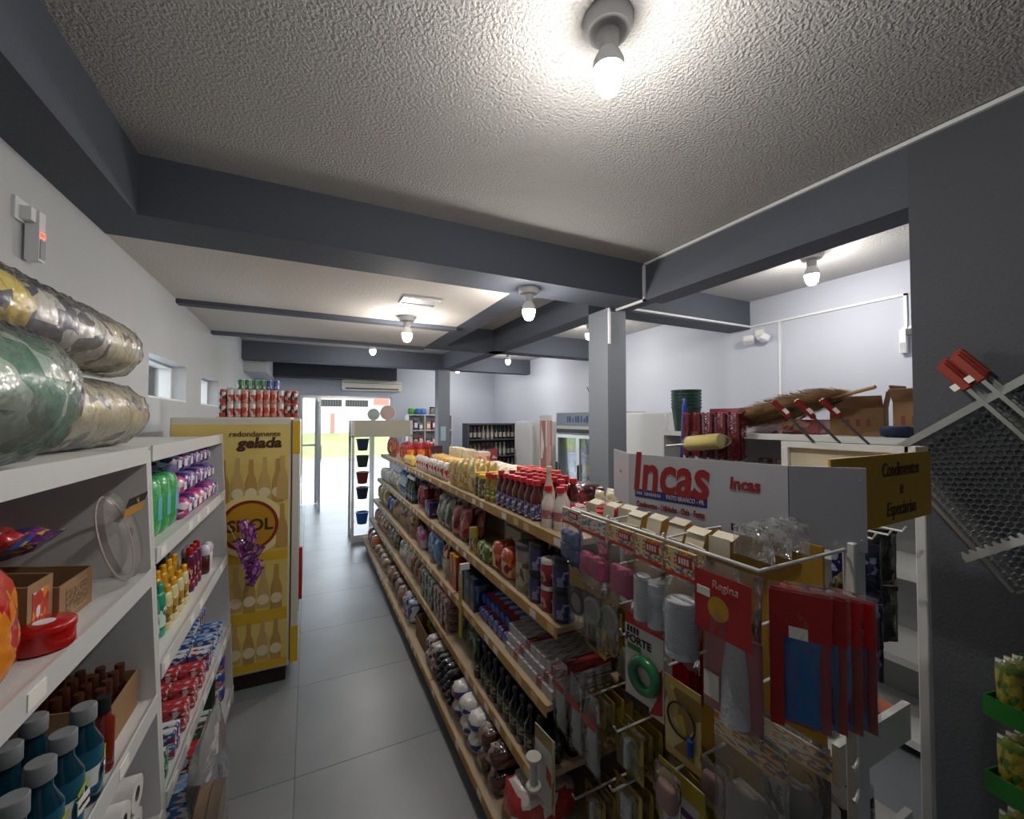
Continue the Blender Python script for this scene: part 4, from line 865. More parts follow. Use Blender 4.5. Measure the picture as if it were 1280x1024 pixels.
R(brick_b, 'rose brown coffee brick in the stacked block', 'packet', 'rose coffee bricks', 3, 2.62, 2.95, nd=2, ns=4); R(brick_a, 'green coffee brick in the stacked block', 'packet', 'green coffee bricks', 3, 2.97, 3.3, nd=2, ns=4)
tall('pulse_bag', K('bag_redbrown', '7a4a34', '9a5a3a', '4a5a2a', .1, .9, 6, .25, .6, .6), 'red brown bag of beans on the fourth shelf', 'red brown bean bags', 3, 3.34, 3.8, .13, .2, .1, nd=2)
tall('white_bag', K('bag_whiteclear', 'b8b4a8', 'd0ccc4', '8a8678', .1, .9, 3, .2, .7, .8), 'white clear-topped bag on the fourth shelf', 'white bags', 3, 3.84, 4.3, .13, .2, .11, nd=2, seal=m_plast)
tall('grain_bag', K('bag_darkgrey', '5a5650', '7a7468', '3a3630', .1, .9, 4, .25, .6, .6), 'dark grey bag of grain on the fourth shelf', 'dark grain bags', 3, 4.48, 5.0, .14, .18, .11, nd=1)
tall('grain_bag', K('bag_tan', '9a7a58', 'b09070', '6a4a34', .1, .9, 4, .25, .6, .6), 'tan bag of grain towards the entrance end', 'tan grain bags', 3, 5.02, 6.1, .14, .18, .11, nd=1)
# ---- base
def lying(nm, m, lb, gp, a, b, w_, h_, d_, ns=1, cat='packet', nd=1, seed=0, amp=.1):
    R([softpack(nm, w_, h_, d_, m if q == 0 else variant(m, q), None, seed+q, amp) for q in range(3)], lb, cat, gp, 4, a, b, nd, ns, .015)
lying('napkin_bag', K('bag_redwhite', 'c8bcb8', 'b0302c', 'd8d0cc', .1, .9, 3, .3, .5, .5), 'red and white bag at the end of the base shelf', 'red and white bags', 1.43, 1.64, .2, .17, .3, 1, amp=.16)
lying('coffee_bag', K('bag_choc', '3f2420', '5a3630', '8a6a60', .1, .9, 3, .2, .8, .8), 'glossy brown bag on the base shelf', 'glossy brown bags', 1.65, 1.89, .115, .1, .3, 2, amp=.14)
lying('flour_bag', K('bag_bluewhite', 'd8d6d4', '2f3f8a', 'd8d6d4', .35, .62, 2.4, .3, .5, .5, 'b03038', 'Z'), 'white and blue flour bag in the stack on the base shelf', 'white and blue flour bags', 1.89, 2.15, .12, .095, .3, 2)
lying('flour_bag', K('bag_bluewhite2', 'd0d0d2', '8a3a44', '2f3f8a', .3, .7, 3, .3, .5, .5), 'white flour bag with a red roundel by the black sacks', 'white flour bags with roundel', 2.15, 2.28, .12, .095, .3, 2)
lying('bin_bag_roll', mat('bin_bag_black', '17181b', .18, coat=.5, bump=(40, 1, 3, .02)), 'shiny black roll of bin bags stacked on the base shelf', 'black bin bag rolls', 2.29, 2.58, .05, .05, .28, 4, 'bin bags')
lying('bin_bag_roll', K('sack_white', 'a8a4a0', '6a3038', 'c8c4c0', .1, .9, 4, .3, .5, .6), 'white and red packet after the bin bag rolls', 'white and red packets', 2.62, 2.84, .1, .09, .26, 2)
m_kraft = mat('kraft_box', '8a6848', .8, var=(4, '7a5a3c', .6))
tray_box('display_carton', 'tall kraft carton with blue and yellow packets on the base shelf', .87, 3.02, .12, .34, .24, .17, m_kraft, rz=-PI/2, cut=.85)
for k in range(4): put(bag('tall_packet', .07, .2, .05, K('pack_blueyellow', '2f5a9a', 'c8b84a', '4a8a5a', .3, .9, 2.5, .3, .5, .4), None, k % 3), 'blue and yellow packet standing in the kraft carton', 'packet', (.85, 2.905 + k*.077, .126), -PI/2, 'packets in the kraft carton')
lying('sack_bag', K('bag_silverblue', '9aa0a8', '3a4a80', 'c8ccd0', .1, .9, 4, .2, .8, .8), 'crumpled silver and blue bag on the base shelf', 'silver and blue bags', 3.3, 3.62, .15, .2, .26, 1, amp=.2)
lying('sack_bag', K('bag_brownbase', '6a4a38', '8a6a50', '4a3024', .1, .9, 3, .3, .5, .6), 'brown bag next to the silver and blue bag', 'brown base bags', 3.66, 4.4, .17, .18, .28, 1, amp=.15)
lying('sack_bag', K('bag_tanbase', '9a8468', 'b09a80', '6a5440', .1, .9, 3, .3, .5, .6), 'tan bag on the pale base shelf', 'tan base bags', 4.5, 5.3, .18, .16, .28, 1, amp=.15)
lying('sack_bag', K('bag_rustbase', '8a4a2c', 'b0643a', '5a3020', .1, .9, 3, .25, .6, .6), 'rust orange bag at the end of the base shelf', 'rust bags', 5.35, 6.1, .2, .2, .28, 1, amp=.12)
# yellow strip on the rail
t = thing('hanging_strip', 'yellow vertical product strip clipped to the second shelf rail', 'strip', (.84, 2.42, .44))
obj('strip', boxes([(-.004, 0, -.025, .025, 0, .38)]), mat('strip_yellow', 'b59a1e', .5), t); obj('strip_head', boxes([(-.006, -.004, -.024, .024, .3, .38)]), mat('strip_head_pale', 'b5b08a', .5), t); obj('clip', boxes([(-.004, .053, -.012, .012, .4, .435), (-.004, 0, -.012, .012, .38, .4)]), m_plast, t)
# ------------------------------------------------------------------ end stand with the header sign and hanging goods
st = thing('end_display_stand', 'white end stand with a white header sign, a yellow sign and wire hooks', 'display stand', (0, 0, 0))
m_sign = mat('sign_white', 'b9bcc4', .4); m_mustard = mat('mustard_panel', 'a8842a', .5, var=(5, '9a7824', .6)); m_ir = mat('sign_red', '96262a', .45); m_ib = mat('sign_blue', '2a3478', .45)
m_signy = mat('sign_yellow', 'c49a22', .45)
ZS0, ZS1 = 1.40, 1.62
def panel(name, P, Q, z0, z1, m, th=.006, parent=st):
    d = Vector((Q[0]-P[0], Q[1]-P[1])); L_ = d.length
    return obj(name, prism([(0, 0), (L_, 0), (L_, z1-z0), (0, z1-z0)], th), m, parent, (P[0], P[1], z0), (0, 0, math.atan2(d.y, d.x))), L_
A, B, C, D = (1.225, 1.46), (1.11, 1.235), (1.22, .715), (1.344, .589)
pa, la = panel('header_return', A, B, ZS0+.015, ZS1, m_sign); pb, lb = panel('header_sign', B, C, ZS0, ZS1, m_sign); pc, lc = panel('header_end', C, D, ZS0-.005, ZS1, m_sign)
R90 = (PI/2, 0, 0); y_ = -.0072
text('lettering', 'Incas', .195, m_ir, pb, (.16, y_, .15), R90, bold=.005, shear=.12, sx=.75)
obj('blue_band', boxes([(.025, .3, -.0068, -.006, .062, .092)]), m_ib, pb)
[obj('faint_print', boxes([(.032+q*.0085, .032+q*.0085+.005, -.0072, -.0068, .0715, .0825)]), m_sign, pb) for q in range(12) if q != 3]; text('lettering', 'PATO BRANCO - PR', .021, m_sign, pb, (.222, y_, .077), R90, bold=.0005, sx=.72)
text('lettering', 'Condimentos - Utilidades - Chás - Festas', .03, m_ir, pb, (.162, y_, .036), R90, bold=.0004, sx=.52)
text('lettering', 'Incas', .052, m_ir, pb, (.415, y_, .152), R90, bold=.0016, shear=.1, sx=.85)
obj('emblem', prism([(0, 0), (.012, .0), (.004, .012), (.018, .022), (0, .022)], .0006), m_blackp, pb, (.375, -.006, .008)); obj('emblem', prism([(.015, 0), (.022, 0), (.022, .018), (.009, .011)], .0006), m_blackp, pb, (.375, -.006, .008)); [obj('faint_print', boxes([(.403+q*.0085, .409+q*.0085, -.0066, -.006, .012, .022+(.004 if q == 0 else 0))]), m_blackp, pb) for q in range(7)]
text('lettering', 'Incas', .024, mat('faded_red', 'b88a84', .5), pa, (.13, y_, .125), R90, sx=.6)
for q in (.03, .19): obj('screw', lathe([(.004, 0), (.003, .002)], 10), m_steel, pc, (lc-.012, -.006, q), R90)
py, ly = panel('yellow_sign', (1.30, .655), (1.965, .675), 1.42, 1.64, m_signy)
for s, z in (('Condimentos', .17), ('e', .11), ('Especiarias', .045)): text('lettering', s, .062, mat('sign_brown', '4a3212', .5), py, (.43, y_, z), R90, shear=.15, bold=.0008, sx=.78)
obj('back_panel', boxes([(1.236, 1.244, .64, 1.4, .12, 1.41)]), m_mustard, st)
def post(x, y, w_=.04, d_=.03, z1=1.62, n='post'): return bx(n, x-w_/2, x+w_/2, y-d_/2, y+d_/2, 0, z1, m_offw, st, .003)
post(1.335, .615, .055, .03, 1.42); post(1.255, 1.405, .03, .02, 1.4); post(1.965, .695, .03, .03, 1.63); post(1.9, 1.12, .035, .03, 1.63)
obj('top_frame', boxes([(1.885, 1.915, .70, 1.135, 1.63, 1.655), (1.885, 1.98, .68, .71, 1.63, 1.655)]), m_offw, st)
obj('cream_panel', boxes([(1.905, 1.915, .71, 1.11, 1.46, 1.63)]), mat('cream_board', 'cfc8ae', .6), st)
obj('base_deck', boxes([(.78, 1.98, .6, 1.405, .04, .1)]), m_offw, st)
obj('inner_shelf', boxes([(1.42, 1.86, .72, 1.1, .68, .695), (1.42, 1.86, .70, .72, .66, .78)]), m_offw, st)
obj('inner_shelf', boxes([(1.42, 1.86, .72, 1.1, .36, .375), (1.42, 1.86, .70, .72, .34, .42)]), m_offw, st)
m_wire = mat('white_wire', 'd8dada', .35)
RXX, RZ = .94, 1.40
obj('goods_rail', tube([(1.24, 1.40, RZ), (RXX, 1.38, RZ), (RXX, .62, RZ), (1.3, .62, RZ)], .005, 8), m_wire, st)
for y in (1.15, .9): obj('rail_arm', tube([(1.236, y, RZ+.01), (1.1, y, RZ+.012), (RXX, y, RZ+.005), (RXX-.01, y, RZ+.02)], .004, 6), m_wire, st)
def hook(y, z, l=.24): obj('hook', tube([(1.236, y, z), (1.236-l, y, z-.004), (1.236-l-.012, y, z+.018)], .0042, 6), m_wire, st)
for z, l in ((1.17, .2), (1.01, .25), (.69, .28), (.5, .3), (.33, .32)):
    for y in (.76, .94, 1.14, 1.33): hook(y, z, l)
for z in (1.28, 1.21, .86, .78): obj('hook', tube([(1.31, .6, z), (1.25, .585, z), (1.243, .582, z+.015)], .004, 6), m_wire, st)
for z in (1.36,):
    for x in (1.5, 1.68, 1.785, 1.885): obj('hook', tube([(x, .95, z), (x, .72, z-.004), (x, .71, z+.015)], .004, 6), m_wire, st)

m_film = film('goods_film', 'eef0f2', .08, .1, .7, 24)
elt = [K('card_yellowprint', 'd8c48a', 'e0cfa0', 'c87a34', .1, .95, 11, .4, .3, 0, '5a7aa0'), K('card_paleprint', 'd8d2c0', 'e0d8c4', '6a90b8', .1, .95, 11, .4, .3, 0, 'd09a50')]
def hung(name, label, cat, x, y, ztop, w_, h_, content, head=None, headh=.07, fm=m_film, thick=.06, rz=-PI/2, group=None, seed=0, tiltx=0):
    """bag hanging from its header; local front -y"""
    t = thing(name, label, cat, (x, y, ztop-h_), group=group, rot=(tiltx, 0, rz))
    if head:
        obj('header_card', boxes([(-w_*.46, w_*.46, -.004, .004, h_-headh, h_)]), head, t); obj('header_stripe', boxes([(-w_*.46, w_*.46, -.0048, -.004, h_-headh, h_-headh+.012)]), mat('stripe_bright_red', 'b8301c', .4), t)
    if head and w_ < .14:
        obj('red_badge', boxes([(-.01, w_*.36, -.0052, -.004, h_-headh*.55, h_-headh*.15)]), mat('badge_red', 'b02a1e', .4), t)
        for q in range(4): obj('faint_print', boxes([(-.004+q*w_*.085, .002+q*w_*.085, -.0058, -.0052, h_-headh*.46, h_-headh*.24)]), m_plast, t)
    for c in content: obj(c[0], c[1], c[2], t, c[3] if len(c) > 3 else (0, 0, 0), c[4] if len(c) > 4 else (0, 0, 0))
    obj('clear_bag', pouch(w_, h_-(headh*.9 if head else 0), thick, seed, 10, 10, .06, .012), fm, t)
    return t
m_pinkt = mat('pink_sponge', 'c05a82', .8, bump=(60, .4)); m_bluet = mat('blue_grey_sponge', '5a6a96', .8, bump=(60, .5)); m_lid = mat('ribbed_white_cups', 'c8ced8', .35)
def cups(n, r=.04, dz=.007):
    pr = []
    for k in range(n): pr += [(r, k*dz), (r, k*dz+dz*.45), (r*.94, k*dz+dz*.55), (r*.94, (k+1)*dz)]
    return lathe(pr, 18)
hung('sponge_bag', 'clear bag of blue grey sponges on the goods rail', 'bag of sponges', .915, 1.345, 1.405, .13, .21, [('sponge', box(.055, .035, .05, .008), m_bluet, (sx*.03, 0, sz)) for sx in (-1, 1) for sz in (.02, .075)], elt[1], .06)
hung('sponge_bag', 'clear bag of pink sponges next to the blue grey ones', 'bag of sponges', .90, 1.19, 1.405, .15, .25, [('sponge', box(.065, .04, .08, .012), m_pinkt, (sx*.035, 0, .045)) for sx in (-1, 1)], elt[1], .06, seed=1)
hung('sponge_bag', 'clear bag of pink sponges beside the white cups', 'bag of sponges', .90, 1.043, 1.405, .12, .25, [('sponge', box(.1, .04, .09, .012), m_pinkt, (0, 0, .04))], elt[0], .06, seed=2)
hung('cup_bag', 'clear bag of two white ribbed cup stacks on the rail', 'bag of cups', .90, .925, 1.405, .115, .27, [('cup_stack', cups(18, .026), m_lid, (sx*.028, 0, .025)) for sx in (-1, 1)], elt[0], .075, seed=3)
hung('cup_bag', 'clear bag of one wide white cup stack near the red packs', 'bag of cups', .89, .80, 1.405, .105, .3, [('cup_stack', cups(20, .042), m_lid, (0, 0, .03))], elt[0], .075, seed=4, thick=.09)
for k in range(7):
    t = thing('card_pack', 'small printed card hanging on the goods rail', 'card', (.955, 1.335-k*.088, 1.335), -PI/2 + rnd.uniform(-.2, .2), 'printed cards behind the sponge bags')
    obj('card', boxes([(-.035, .035, -.002, .002, 0, .055)]), elt[k % 2], t); obj('paper_top', boxes([(-.035, .035, -.0025, .0025, .055, .07)]), mat('paper_cream', 'd8d0ba', .7), t)
for k, ty in enumerate((1.335, 1.26, 1.193, 1.107, 1.035, .962, .858, .787)):
    t = thing('paper_tab', 'cream folded paper tab standing along the goods rail', 'paper tab', (1.0+.02*(k % 3), ty, 1.375), -PI/2 + rnd.uniform(-.06, .06), 'paper tabs on the goods rail')
    obj('tab', boxes([(-.032, .032, 0, .0015, 0, .05)]), MATS['paper_cream'], t, (0, 0, 0), (rnd.uniform(-.5, .2), 0, 0)); obj('tab_fold', boxes([(-.032, .032, 0, .0015, 0, .035)]), MATS['paper_cream'], t, (0, .01, .045), (-1.2, 0, 0))
for k in range(3):
    t = thing('bag_top', 'crumpled clear bag top bunched above the red packs', 'clear bag', (.985+.075*k, .665, 1.407), PI/2, 'crumpled clear tops')
    obj('film_body', pouch(.1, .075, .045, k+3, 10, 8, .06, .008), film('crumple_film', 'e8eaec', .13, .06, 2.0, 40), t); obj('film_knot', lump(.05, .03, .04, k, .4), MATS['crumple_film'], t, (0, 0, .06))
# red bags with brushes / gloves
m_redcard = mat('red_card', 'b01216', .4, coat=.2); m_blueg = mat('blue_glove', '2f6cb0', .55, bump=(30, .4)); m_whb = mat('white_bristle', 'c4c8ce', .7, bump=(90, .8))
t = hung('brush_bag', 'red topped bag with a yellow disc holding a white brush', 'bag', .90, .665, 1.40, .155, .36, [('card', boxes([(-.074, .074, -.032, -.031, .2, .345)]), m_redcard), ('card_backing', boxes([(-.072, .072, .004, .007, .0, .21)]), mat('rose_card', 'a85a60', .5)),
    ('brush', lathe([(.018, 0), (.034, .01), (.03, .12), (.018, .2), (.01, .22)], 12), m_whb, (.012, 0, .0)), ('price_sticker', boxes([(-.066, -.03, -.0335, -.0322, .285, .305)]), m_tag), ('bar_code', boxes([(-.07, -.03, -.0075, -.003, .03, .09)]), m_tag)], thick=.06, seed=5)
obj('yellow_disc', prism(disc(.028), .001), mat('disc_yellow', 'c89a24', .5), t, (-.008, -.032, .265)); text('lettering', 'Regina', .026, mat('pale_rose_print', 'd8b0a8', .5), t, (.01, -.0335, .32), R90, shear=.1)
for k in range(4):
    t = hung('glove_bag', ['red bag of blue gloves with a price sticker', 'red bag of blue gloves tilted behind another', 'red bag of blue gloves near the white post', 'narrow red bag against the white post'][k], 'bag of gloves', .995+k*.055, .565-k*.004, 1.375-k*.012, .12, .31,
        [('card', boxes([(-.055, .055, .002, .005, .0, .3)]), m_redcard), ('header_print', boxes([(-.057, .057, -.019, -.018, .2, .3)]), m_redcard), ('edge_print', boxes([(-.057, -.03, -.019, -.018, .0, .2)]), m_redcard), ('glove', pouch(.075, .19, .02, k), m_blueg, (0, -.006, .01)), ('price_sticker', boxes([(-.02, .015, -.0205, -.0192, .2, .225)]), m_tag)], thick=.035, rz=-PI/3-.12*k, group='red glove bags', seed=k)
    if k == 3: pass
# clear round cutters
for k in range(3):
    t = hung('mould_pack', ['clear pack with a dark round mould', 'clear pack with an oval glass lid', 'clear pack with a pale oval mould'][k], 'mould pack', .945+.01*k, 1.36-.085*k, 1.17, .11, .24, [('mould_ring', torus(.042, .008, 24, 6), [mat('dark_mould', '3a3634', .4), mat('pale_mould', 'a8b0ac', .25), mat('pale_mould', 'a8b0ac', .25)][k], (0, 0, .11), (PI/2, 0, 0)),
        ('mould_disc', lathe([(.038, 0), (.038, .003)], 22), mat('mould_centre', '8a8a84', .3), (0, .002, .11), (PI/2, 0, 0)), ('card', boxes([(-.05, .05, .004, .006, .17, .235)]), m_mustard)], thick=.03, seed=k)
# hose cards
m_cardw = mat('card_white', 'c4c4c0', .5)
for k in range(6):
    t = thing('hose_card', 'white card with a green coil and the word FORTE' if k == 0 else 'red topped card queued on the hook behind the green coil card', 'carded item', (.965 + k*.034, 1.02, .83), -PI/2 + .12, 'hose cards')
    obj('card', boxes([(-.075, .075, 0, .003, 0, .25)]), m_cardw if k < 2 else MATS['red_card'], t); obj('card_top', boxes([(-.075, .075, -.0008, .0038, .25, .3)]), MATS['red_card'], t)
    if k == 0:
        text('lettering', 'FORTE', .034, m_blackp, t, (-.02, -.0015, .205), R90, bold=.001); [obj('faint_print', boxes([(-.066+q*.013, -.057+q*.013, -.001, 0, .224, .244)]), m_blackp, t) for q in range(4)]
        obj('green_coil', torus(.045, .016, 26, 8), mat('coil_green', '1f7a48', .3, coat=.5), t, (.01, -.012, .115), R90); obj('green_tab', boxes([(-.065, -.01, -.001, 0, .17, .188)]), mat('tab_green', '2f7a40', .5), t)
        obj('black_foot', boxes([(-.075, .02, -.001, 0, 0, .02)]), m_blackp, t); obj('red_corner', prism([(.02, .0), (.07, .02), (.07, .16), (.055, .14), (.05, .06)], .001), MATS['red_card'], t)
# yellow cards in depth
m_ycard = K('yellow_blister', 'a08a24', '8a741c', 'b8a850', .0, 1, 4, .35, .4, 0, '6a5a20')
n = 0
for (y, z) in ((1.33, .94), (1.14, .62), (1.33, .62), (.94, .62), (1.14, .43), (.94, .43), (.76, .43), (1.33, .26), (1.14, .26), (.94, .26), (.76, .26)):
    for k in range(5):
        t = thing('blister_card', 'yellow blister card hanging on the ' + {.94: 'upper', .62: 'middle', .43: 'lower', .26: 'lowest'}[z] + ' hooks of the end stand', 'blister card', (1.01 + k*.042, y + rnd.uniform(-.005, .005), z-.093), -PI/2 + rnd.uniform(-.06, .06), 'yellow blister cards on the hooks')
        obj('card', boxes([(-.065, .065, 0, .003, 0, .15)]), m_ycard, t)
        if k < 2: obj('blister', pouch(.09, .11, .03, k), film('blister_clear', 'e0e4e4', .2, .1, .5), t, (0, -.004, .02)); obj('goods', [box(.05, .012, .08, .004), lathe([(.012, 0), (.012, .09)], 8)][(n+k) % 2], [m_dark, m_whb, MATS['stripe_bright_red']][(n+k) % 3], t, (0, -.012, .03))
    n += 1
t = thing('cable_card', 'yellow card with a black cable loop and a blue plug', 'carded item', (.955, .86, .785), -PI/2+.05)
obj('card', boxes([(-.06, .06, 0, .003, 0, .22)]), K('card_pale_yellow', 'b8a050', 'c8b878', '8a6a24', .1, .9, 4, .4, .3), t); obj('cable', torus(.045, .003, 26, 6), m_blackp, t, (0, -.006, .12), R90); obj('plug', lathe([(.009, 0), (.009, .04)], 10), mat('plug_blue', '24449a', .4), t, (.035, -.012, .05))
# clear bags with a red band
for k, (x, y, z) in enumerate([(.885, 1.375, .82), (.89, 1.28, .81), (.89, 1.19, .80)]):
    hung('cutlery_bag', ['narrow clear bag of white cutlery with a red band', 'clear bag of white cutlery with a wide red band', 'clear bag with a red band queued behind the cutlery'][k], 'bag of cutlery', x, y, z, .08, .27,
         [('red_band', boxes([(-.038, .038, -.018, -.016, .17, .195)]), MATS['stripe_bright_red'])] + [('cutlery_bundle', pouch(.05, .16, .03, q), mat('white_cutlery', 'b4b8b8', .35), (0, 0, .01)) for q in range(1)], thick=.05, seed=k+2)
# spool card and frame card low down
t = thing('spool_card', 'yellow bordered card with a white plastic spool', 'carded item', (.80, 1.36, .33), -PI/2+.1)
obj('card', boxes([(-.06, .06, 0, .003, 0, .26)]), m_cardw, t); obj('card_border', boxes([(-.06, .06, -.001, .0, .21, .26), (.045, .06, -.001, 0, 0, .21)]), m_ycard, t)
obj('spool', lathe([(.028, 0), (.03, .003), (.028, .01), (.014, .014), (.014, .1), (.028, .104), (.03, .11), (.028, .115)], 20), mat('spool_white', 'c8c8c2', .4), t, (-.02, -.035, .06)); obj('red_print', prism([(0, 0), (.03, -.02), (.03, .03), (0, .05)], .0006), MATS['stripe_bright_red'], t, (.012, 0, .1))
t = thing('frame_card', 'yellow framed card with purple print over a blue block', 'carded item', (.935, .85, .47), -PI/2+.05)
obj('card', boxes([(-.075, .075, 0, .003, 0, .3)]), m_cardw, t); obj('card_border', boxes([(-.075, .075, -.0015, 0, .245, .3), (-.075, -.06, -.0015, 0, 0, .245), (.06, .075, -.0015, 0, 0, .245)]), mat('frame_yellow', 'b0981c', .45), t)
obj('purple_print', boxes([(-.045, .05, -.001, 0, .195, .215)]), mat('print_purple', '5a2a5a', .5), t); obj('blue_block', boxes([(-.04, .04, -.02, 0, .02, .15)]), mat('block_blue', '2a6aa8', .4), t)
hung('large_bag', 'large crinkled clear bag hanging low beside the white post', 'clear bag', .945, .655, 1.02, .18, .4, [('white_goods', lump(.13, .24, .05, 3, .25), mat('pale_goods', '8a8682', .6), (0, .005, .03)), ('header_card', boxes([(-.09, .09, -.004, 0, .33, .39)]), elt[0])], fm=film('large_film', 'e0e0e0', .14, .1, 1.2, 16), thick=.1, seed=7)
hung('large_bag', 'large clear bag behind the other clear bag by the post', 'clear bag', 1.09, .645, .98, .165, .42, [('grey_goods', lump(.14, .28, .06, 5, .25), mat('grey_goods', '6a6866', .6), (0, .005, .03)), ('header_card', boxes([(-.09, .09, -.004, 0, .35, .41)]), elt[0])], fm=MATS['large_film'], thick=.1, seed=8, rz=-PI/2+.1)
for k in range(2):
    hung('crumpled_bag', ['small crumpled clear bag in front of the framed card', 'small crumpled clear bag tucked behind the framed card'][k], 'clear bag', [.885, 1.06][k], .85, [.8, .76][k], .09, .14, [('contents', lump(.07, .08, .03, k, .2), mat('rose_goods', 'a07a7a', .6), (0, 0, .03))], thick=.05, seed=k)
# inside the stand, seen past the white post
for k in range(3):
    t = thing('navy_pack', 'navy packet hanging in a vertical column inside the end stand', 'packet', (1.68+.005*k, .77, 1.18-k*.153), -.95, 'navy packets in the end stand')
    obj('packet', pouch(.13, .15, .04, k), K('packet_navy', '14183a', '1f2656', '8a94b8', .3, .7, 5, .25, .5, .4), t); obj('top_seal', boxes([(-.06, .06, -.004, .004, .135, .15)]), mat('seal_navy', '101430', .4), t)
for k in range(3): put(bag('spice_packet', .1, .18, .04, K('packet_olive', '6a6440', '8a8450', '3a3a2a', .1, .9, 4, .3, .5, .5), m_plast, k), 'olive spice packet hanging beside the navy column', 'packet', (1.5, .735+.06*k, 1.08), .2, 'olive spice packets')
for k in range(4):
    t = thing('dark_pack', ('black' if k % 2 else 'charcoal') + ' packet hanging in the two dark columns inside the end stand', 'packet', (1.785+.1*(k % 2), .775, 1.15-(k//2)*.205), -.5, 'dark packets in the end stand')
    obj('packet', pouch(.085, .2, .035, k % 4), K('packet_charcoal' if k % 2 == 0 else 'packet_black', '2a2a2c' if k % 2 == 0 else '141416', '3a3836', '6a6050', .3, .7, 5, .3, .4, .4), t); obj('top_seal', boxes([(-.045, .045, -.004, .004, .185, .2)]), m_dark, t)
for k in range(8): put(bag('herb_packet', .09, .17, .05, K('packet_herb', '3a3a28', '5a5638', '2a2a22', .1, .9, 4, .3, .5, .5), None, k % 3), 'dark green herb packet standing on the inner shelves', 'packet', (1.47+.092*(k % 4), .93 if k > 3 else .83, .6955 if k < 4 else .3755), 0, 'herb packets')
put(carton('orange_box', .09, .07, .06, mat('orange_print_box', 'b85a28', .5), None), 'small orange box on the inner shelf of the end stand', 'box', (1.8, .76, .6955))
for k in range(3): put(jar('spice_jar', .14, .04, liquid('brown_spice', '4a3a2c'), m_plast, K('spice_label', '8a8a84', '5a5a4a', 'b0aa90', .1, .9, 4)), 'spice jar with a white lid on the low inner shelf', 'jar', (1.5+.1*k, .78, .3755), 0, 'spice jars')
for k in range(3):
    t = thing('skewer', ['red handled skewer leaning on the top frame', 'red handled skewer with a long steel blade over the frame', 'short red handled skewer on the stand'][k], 'skewer', (1.925-.02*k, .83+.085*k, 1.655), rot=(-.6, -.35, 0), group='red handled skewers')
    obj('blade', boxes([(-.008, .008, -.001, .001, -.0, .13)]), m_steel, t); obj('handle', box(.024, .018, .1, .005), mat('handle_red_wood', '7a1c18', .4), t, (0, 0, .13)); obj('label', boxes([(-.0125, .0125, -.01, -.0092, .15, .175)]), m_tag, t)

# ------------------------------------------------------------------ barbecue grates on the grey wall
m_gw = mat('grate_wire', '8a9290', .35, .9); m_gs = mat('grate_steel', 'b8bdbd', .3, .9)
def honeycomb(L1, L2, s, r):
    v, f = [], []
    def seg(a, b):
        d = Vector((b[0]-a[0], b[1]-a[1], 0)); nrm = Vector((-d.y, d.x, 0)).normalized()*r; k = len(v)
        for p in (a, b):
            for o in (nrm, Vector((0, 0, r*1.2)), -nrm): v.append((p[0]+o.x, p[1]+o.y, o.z))
        for q in range(3): f.append((k+q, k+3+q, k+3+(q+1) % 3, k+(q+1) % 3))
    h = s*math.sqrt(3)/2; j = 0; y = 0
    while y < L2:
        x = 0 if j % 2 == 0 else 1.5*s
        while x < L1:
            p = [(x, y), (x+s, y), (x+1.5*s, y+h), (x+1.5*s, y-h)]
            seg(p[0], p[1])
            if x+1.5*s < L1 and y+h < L2: seg(p[1], p[2])
            if x+1.5*s < L1 and y-h > 0: seg(p[1], p[3])
            x += 3*s
        y += h; j += 1
    return pyd('honeycomb', v, f)
HC = honeycomb(.55, .58, .0135, .0016)
av = Vector((0, .41, .91)).normalized(); bv = Vector((0, -.91, .41)).normalized(); bv = Vector((0, -.80, .60)); av = Vector((0, .60, .80))
for k in range(3):
    x = 2.37 - k*.03
    t = bpy.data.objects.new('barbecue_grate', None); link(t)
    o_ = Vector((x, .905 + .004*k, 1.63 - .02*k))
    # local x along the frame edge (b), local y down from the top edge (-a), local z towards the room (-X)
    M = Matrix(((0, 0, -1, o_.x), (bv.y, -av.y, 0, o_.y), (bv.z, -av.z, 0, o_.z), (0, 0, 0, 1)))
    t.matrix_world = M
    tag(t, ['hexagonal mesh barbecue grate flat against the grey wall', 'hexagonal mesh barbecue grate between two others', 'outer hexagonal mesh barbecue grate with a toothed bar'][k], 'grate', 'barbecue grates on the wall')
    obj('mesh_wire', HC, m_gw, t, (.004*k, 0, 0))['kind'] = 'stuff'
    obj('frame', boxes([(-.01, .56, -.012, .0, -.006, .012), (-.012, 0, 0, .58, -.004, .004), (0, .56, .58, .588, -.004, .004)]), m_gs, t)
    for q in (.335, .385):
        hd = obj('handle_rod', boxes([(q+.01*k, q+.014+.01*k, -.09, .3, .008, .014)]), m_gs, t); obj('grip', box(.034, .13, .02, .005), mat('grip_red', '8c2a1c', .45), hd, (q+.007+.01*k, -.14, .001)); obj('grip_label', boxes([(q-.006, q+.016, -.115, -.09, .0215, .0222)]), m_tag, hd)
    if k == 2:
        pts = [(0, 0)]
        for q in range(17): pts += [(q*.026+.004, -.0), (q*.026+.008, .014), (q*.026+.014, .016), (q*.026+.02, .004)]
        top = [(x_, -z_) for x_, z_ in pts]
        poly = [(p[0], p[1]) for p in top] + [(.46, .022), (0, .022)]
        nn = len(poly); vv = [(p[0], p[1], 0) for p in poly] + [(p[0], p[1], .004) for p in poly]
        obj('toothed_bar', pyd('teeth', vv, [tuple(range(nn)), tuple(reversed(range(nn, 2*nn)))] + [(i, i+nn, (i+1) % nn+nn, (i+1) % nn) for i in range(nn)]), mat('toothed_steel', 'c8cccc', .35, .3), t, (-.05, .43, .022))
